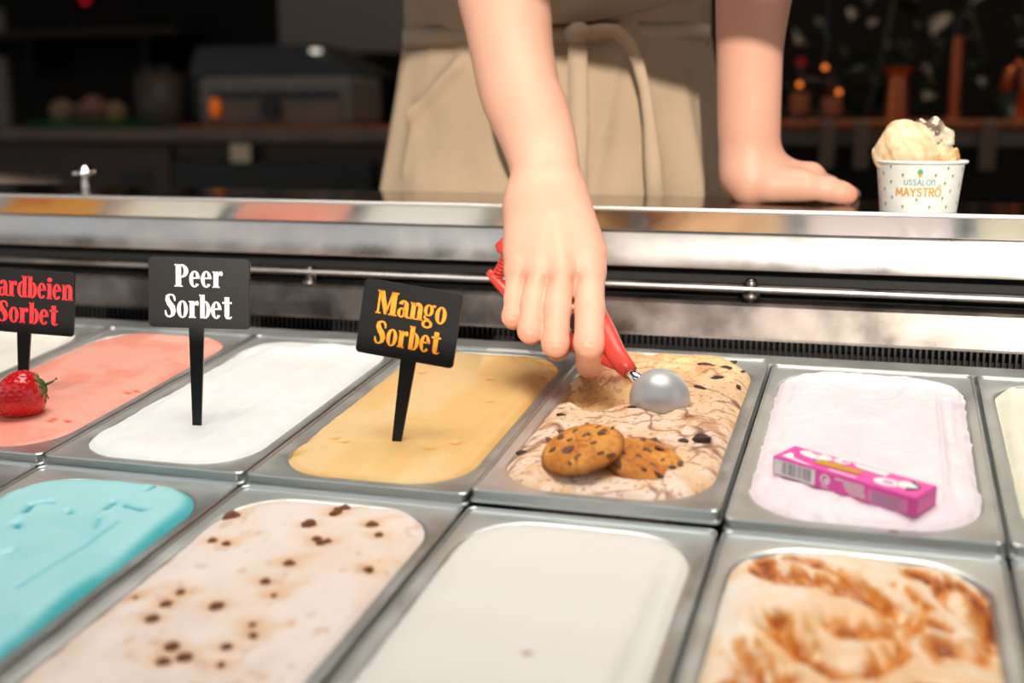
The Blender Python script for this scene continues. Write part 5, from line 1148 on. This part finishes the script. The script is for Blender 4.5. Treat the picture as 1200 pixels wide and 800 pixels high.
lathe_thing('copper_jug', 'wide copper jug with a flared rim on the bar', 'jug', 0.1023, 1.9, bz, [('body', M_copper, [(0.0001, 0), (13*u1, 0), (13.5*u1, 10*u1), (12*u1, 40*u1), (11*u1, 50*u1)]), ('rim', M_copper, [(11*u1, 50*u1), (17*u1, 58*u1), (17.5*u1, 60*u1), (10*u1, 54*u1)])])
lathe_thing('copper_pipe', 'tall thin copper column rising from the bar', 'pipe', 0.2271, 1.95, bz, [('tube', M_copper, [(0.0001, 0), (9*u1, 0), (9*u1, 4*u1), (6.5*u1, 5*u1), (6.5*u1, 95*u1)]), ('dark_tap', M_blk, [(6.6*u1, 95*u1), (9*u1, 97*u1), (9*u1, 118*u1), (0.0001, 120*u1)])])
sw = thing('copper_tap', 'curved copper tap at the right edge of the bar', 'tap', (0.3652, 1.9, bz))
MB().lathe([(0.0001, 0), (9*u1, 0), (9*u1, 5*u1), (0.0001, 6*u1)], 16).build('foot', M_copper, sw)
MB().tube([(0, 0, 5*u1), (1*u1, 0, 45*u1), (-1*u1, 0, 62*u1), (-8*u1, 0, 66*u1), (-15*u1, 0, 58*u1), (-18*u1, 0, 34*u1)], [5*u1]*4 + [6*u1, 7*u1], 12).build('spout', M_copper, sw, True)
M_glass = mat('brown_glass', (0.22, 0.10, 0.05), 0.12); M_redcap = mat('red_cap', (0.75, 0.06, 0.08), 0.4); M_lab = mat('copper_label', (0.60, 0.36, 0.24), 0.5)
def bottle(px_, Yv, h, r, cap, label):
    return lathe_thing('bottle', label, 'bottle', px_, Yv, bz, [('glass', M_glass, [(0.0001, 0), (r, 0), (r, h*0.55), (r*0.4, h*0.72), (r*0.38, h*0.9)]), ('label', M_lab, [(r*1.02, h*0.12), (r*1.03, h*0.13), (r*1.03, h*0.42), (r*1.02, h*0.43)]), ('cap', cap, [(r*0.42, h*0.88), (r*0.5, h*0.89), (r*0.5, h), (0.0001, h*1.01)])], 'bottles on the bar')
bottle(-0.1134, 1.9, 72*u1, 11*u1, M_redcap, 'brown bottle with a red cap beside the raised arm')
bottle(-0.04233, 1.92, 60*u1, 12*u1, M_blk, 'dark brown bottle with a black cap on the bar')
fy = thing('string_lights', 'string of amber bulbs, one glowing for a bottle highlight, hanging among the leaves behind the bar', 'lights', (-0.04926, 1.70, 1.9))
bulbs = [(-0.0493, 0.3113), (-0.1012, 0.2760), (-0.0186, 0.2594)]  # leftmost glows in place of an amber highlight on the bottle
MB().tube([(0, 0, 0)] + [(q[0] - fy.location.x, 0.004, q[1] - 1.9 + 0.016) for q in bulbs], 0.002, 6).build('cable', M_blk, fy)
for q in bulbs:
    MB().lathe([(0.0001, -0.006), (0.005, -0.004), (0.0062, 0.0), (0.004, 0.005), (0.0001, 0.006)], 10).build('bulb', M_bulb, fy, True, (q[0] - fy.location.x, 0, q[1] - 1.9))
    MB().tube([(q[0] - fy.location.x, 0, q[1] - 1.9 + 0.007), (q[0] - fy.location.x, 0, q[1] - 1.9 + 0.018)], 0.004, 8).build('socket', M_blk, fy)
# leafy plants in pots behind the bar
M_leafd = mat('dark_leaf', (0.20, 0.24, 0.20), 0.25, noise=(15, 0.3)); M_leaf_shine = mat('leaf_shine', (0.62, 0.60, 0.57), 0.3, noise=(12, 0.25)); M_stem = mat('plant_stem', (0.16, 0.18, 0.12), 0.6); M_pot = mat('clay_pot', (0.18, 0.12, 0.10), 0.7)
def leaf_mesh(name):
    rings = []
    for t, wd in ((0, .03), (.15, .30), (.4, .46), (.65, .38), (.85, .18), (1, .01)):
        zc = 0.25 * math.sin(t * 2.4) - 0.25 * t
        rings.append([(t, -wd, zc + 0.10 * wd), (t, 0, zc - 0.02), (t, wd, zc + 0.10 * wd), (t, 0, zc + 0.012)])
    o = MB().loft(rings).build(name, M_leafd, None, True); me = o.data; bpy.data.objects.remove(o); return me
lf_d = leaf_mesh('leaf'); lf_shine = leaf_mesh('leaf'); lf_shine.materials.clear(); lf_shine.materials.append(M_leaf_shine)  # second copy puts the leaves' shine into a grey colour
def plant(label, x, y, spots_, seed):
    rs = random.Random(seed)
    o = thing('potted_plant', label, 'plant', (x, y, -0.75), (0, 0, 0), 'plants behind the bar')
    MB().lathe([(0.0001, 0), (0.13, 0), (0.17, 0.32), (0.18, 0.36), (0.165, 0.36), (0.15, 0.30), (0.0001, 0.30)], 24).build('pot', M_pot, o)
    st = MB()
    for k in range(6):
        a = k * 1.05; st.tube([(0.03 * math.cos(a), 0.03 * math.sin(a), 0.29), (0.1 * math.cos(a), 0.1 * math.sin(a), 0.7), (0.26 * math.cos(a), 0.2 * math.sin(a), 1.05), (0.34 * math.cos(a), 0.26 * math.sin(a), 1.3)], [0.012, 0.010, 0.007, 0.004], 6)
    st.build('stems', M_stem, o, True)
    for (lx, ly, lz, s_, shiny) in spots_:
        l = link('leaf', lf_shine if shiny else lf_d, None, o, (lx - x, ly - y, lz + 0.75), (rs.uniform(-1.0, -0.2), rs.uniform(-0.5, 0.9), rs.uniform(-2.6, -0.4)))
        l.scale = (s_, s_, s_)
GS = [(0.217, 2.300, 0.464, 0.077), (-0.115, 2.400, 0.457, 0.068), (-0.158, 2.500, 0.420, 0.078), (0.045, 2.300, 0.453, 0.033), (0.072, 2.400, 0.410, 0.047), (0.130, 2.500, 0.363, 0.090), (0.160, 2.300, 0.329, 0.065), (0.197, 2.400, 0.386, 0.053), (0.033, 2.500, 0.303, 0.035), (0.194, 2.300, 0.265, 0.042), (-0.184, 2.400, 0.223, 0.042), (0.264, 2.500, 0.467, 0.034), (-0.015, 2.300, 0.480, 0.039), (-0.221, 2.400, 0.291, 0.035), (0.147, 2.500, 0.448, 0.031), (0.304, 2.300, 0.306, 0.032)]
rl = random.Random(5)
dark = lambda x0, x1: [(rl.uniform(x0, x1), rl.uniform(2.25, 2.6), rl.uniform(0.22, 0.62), rl.uniform(0.07, 0.13), False) for _ in range(30)]
plant('bushy dark potted plant behind the bar nearest the arm', -0.08, 2.45, [g + (True,) for g in GS if g[0] < 0.16] + dark(-0.34, 0.14), 1)
plant('bushy dark potted plant behind the bar at the right', 0.60, 2.50, [g + (True,) for g in GS if g[0] >= 0.16] + dark(0.28, 0.78), 2)
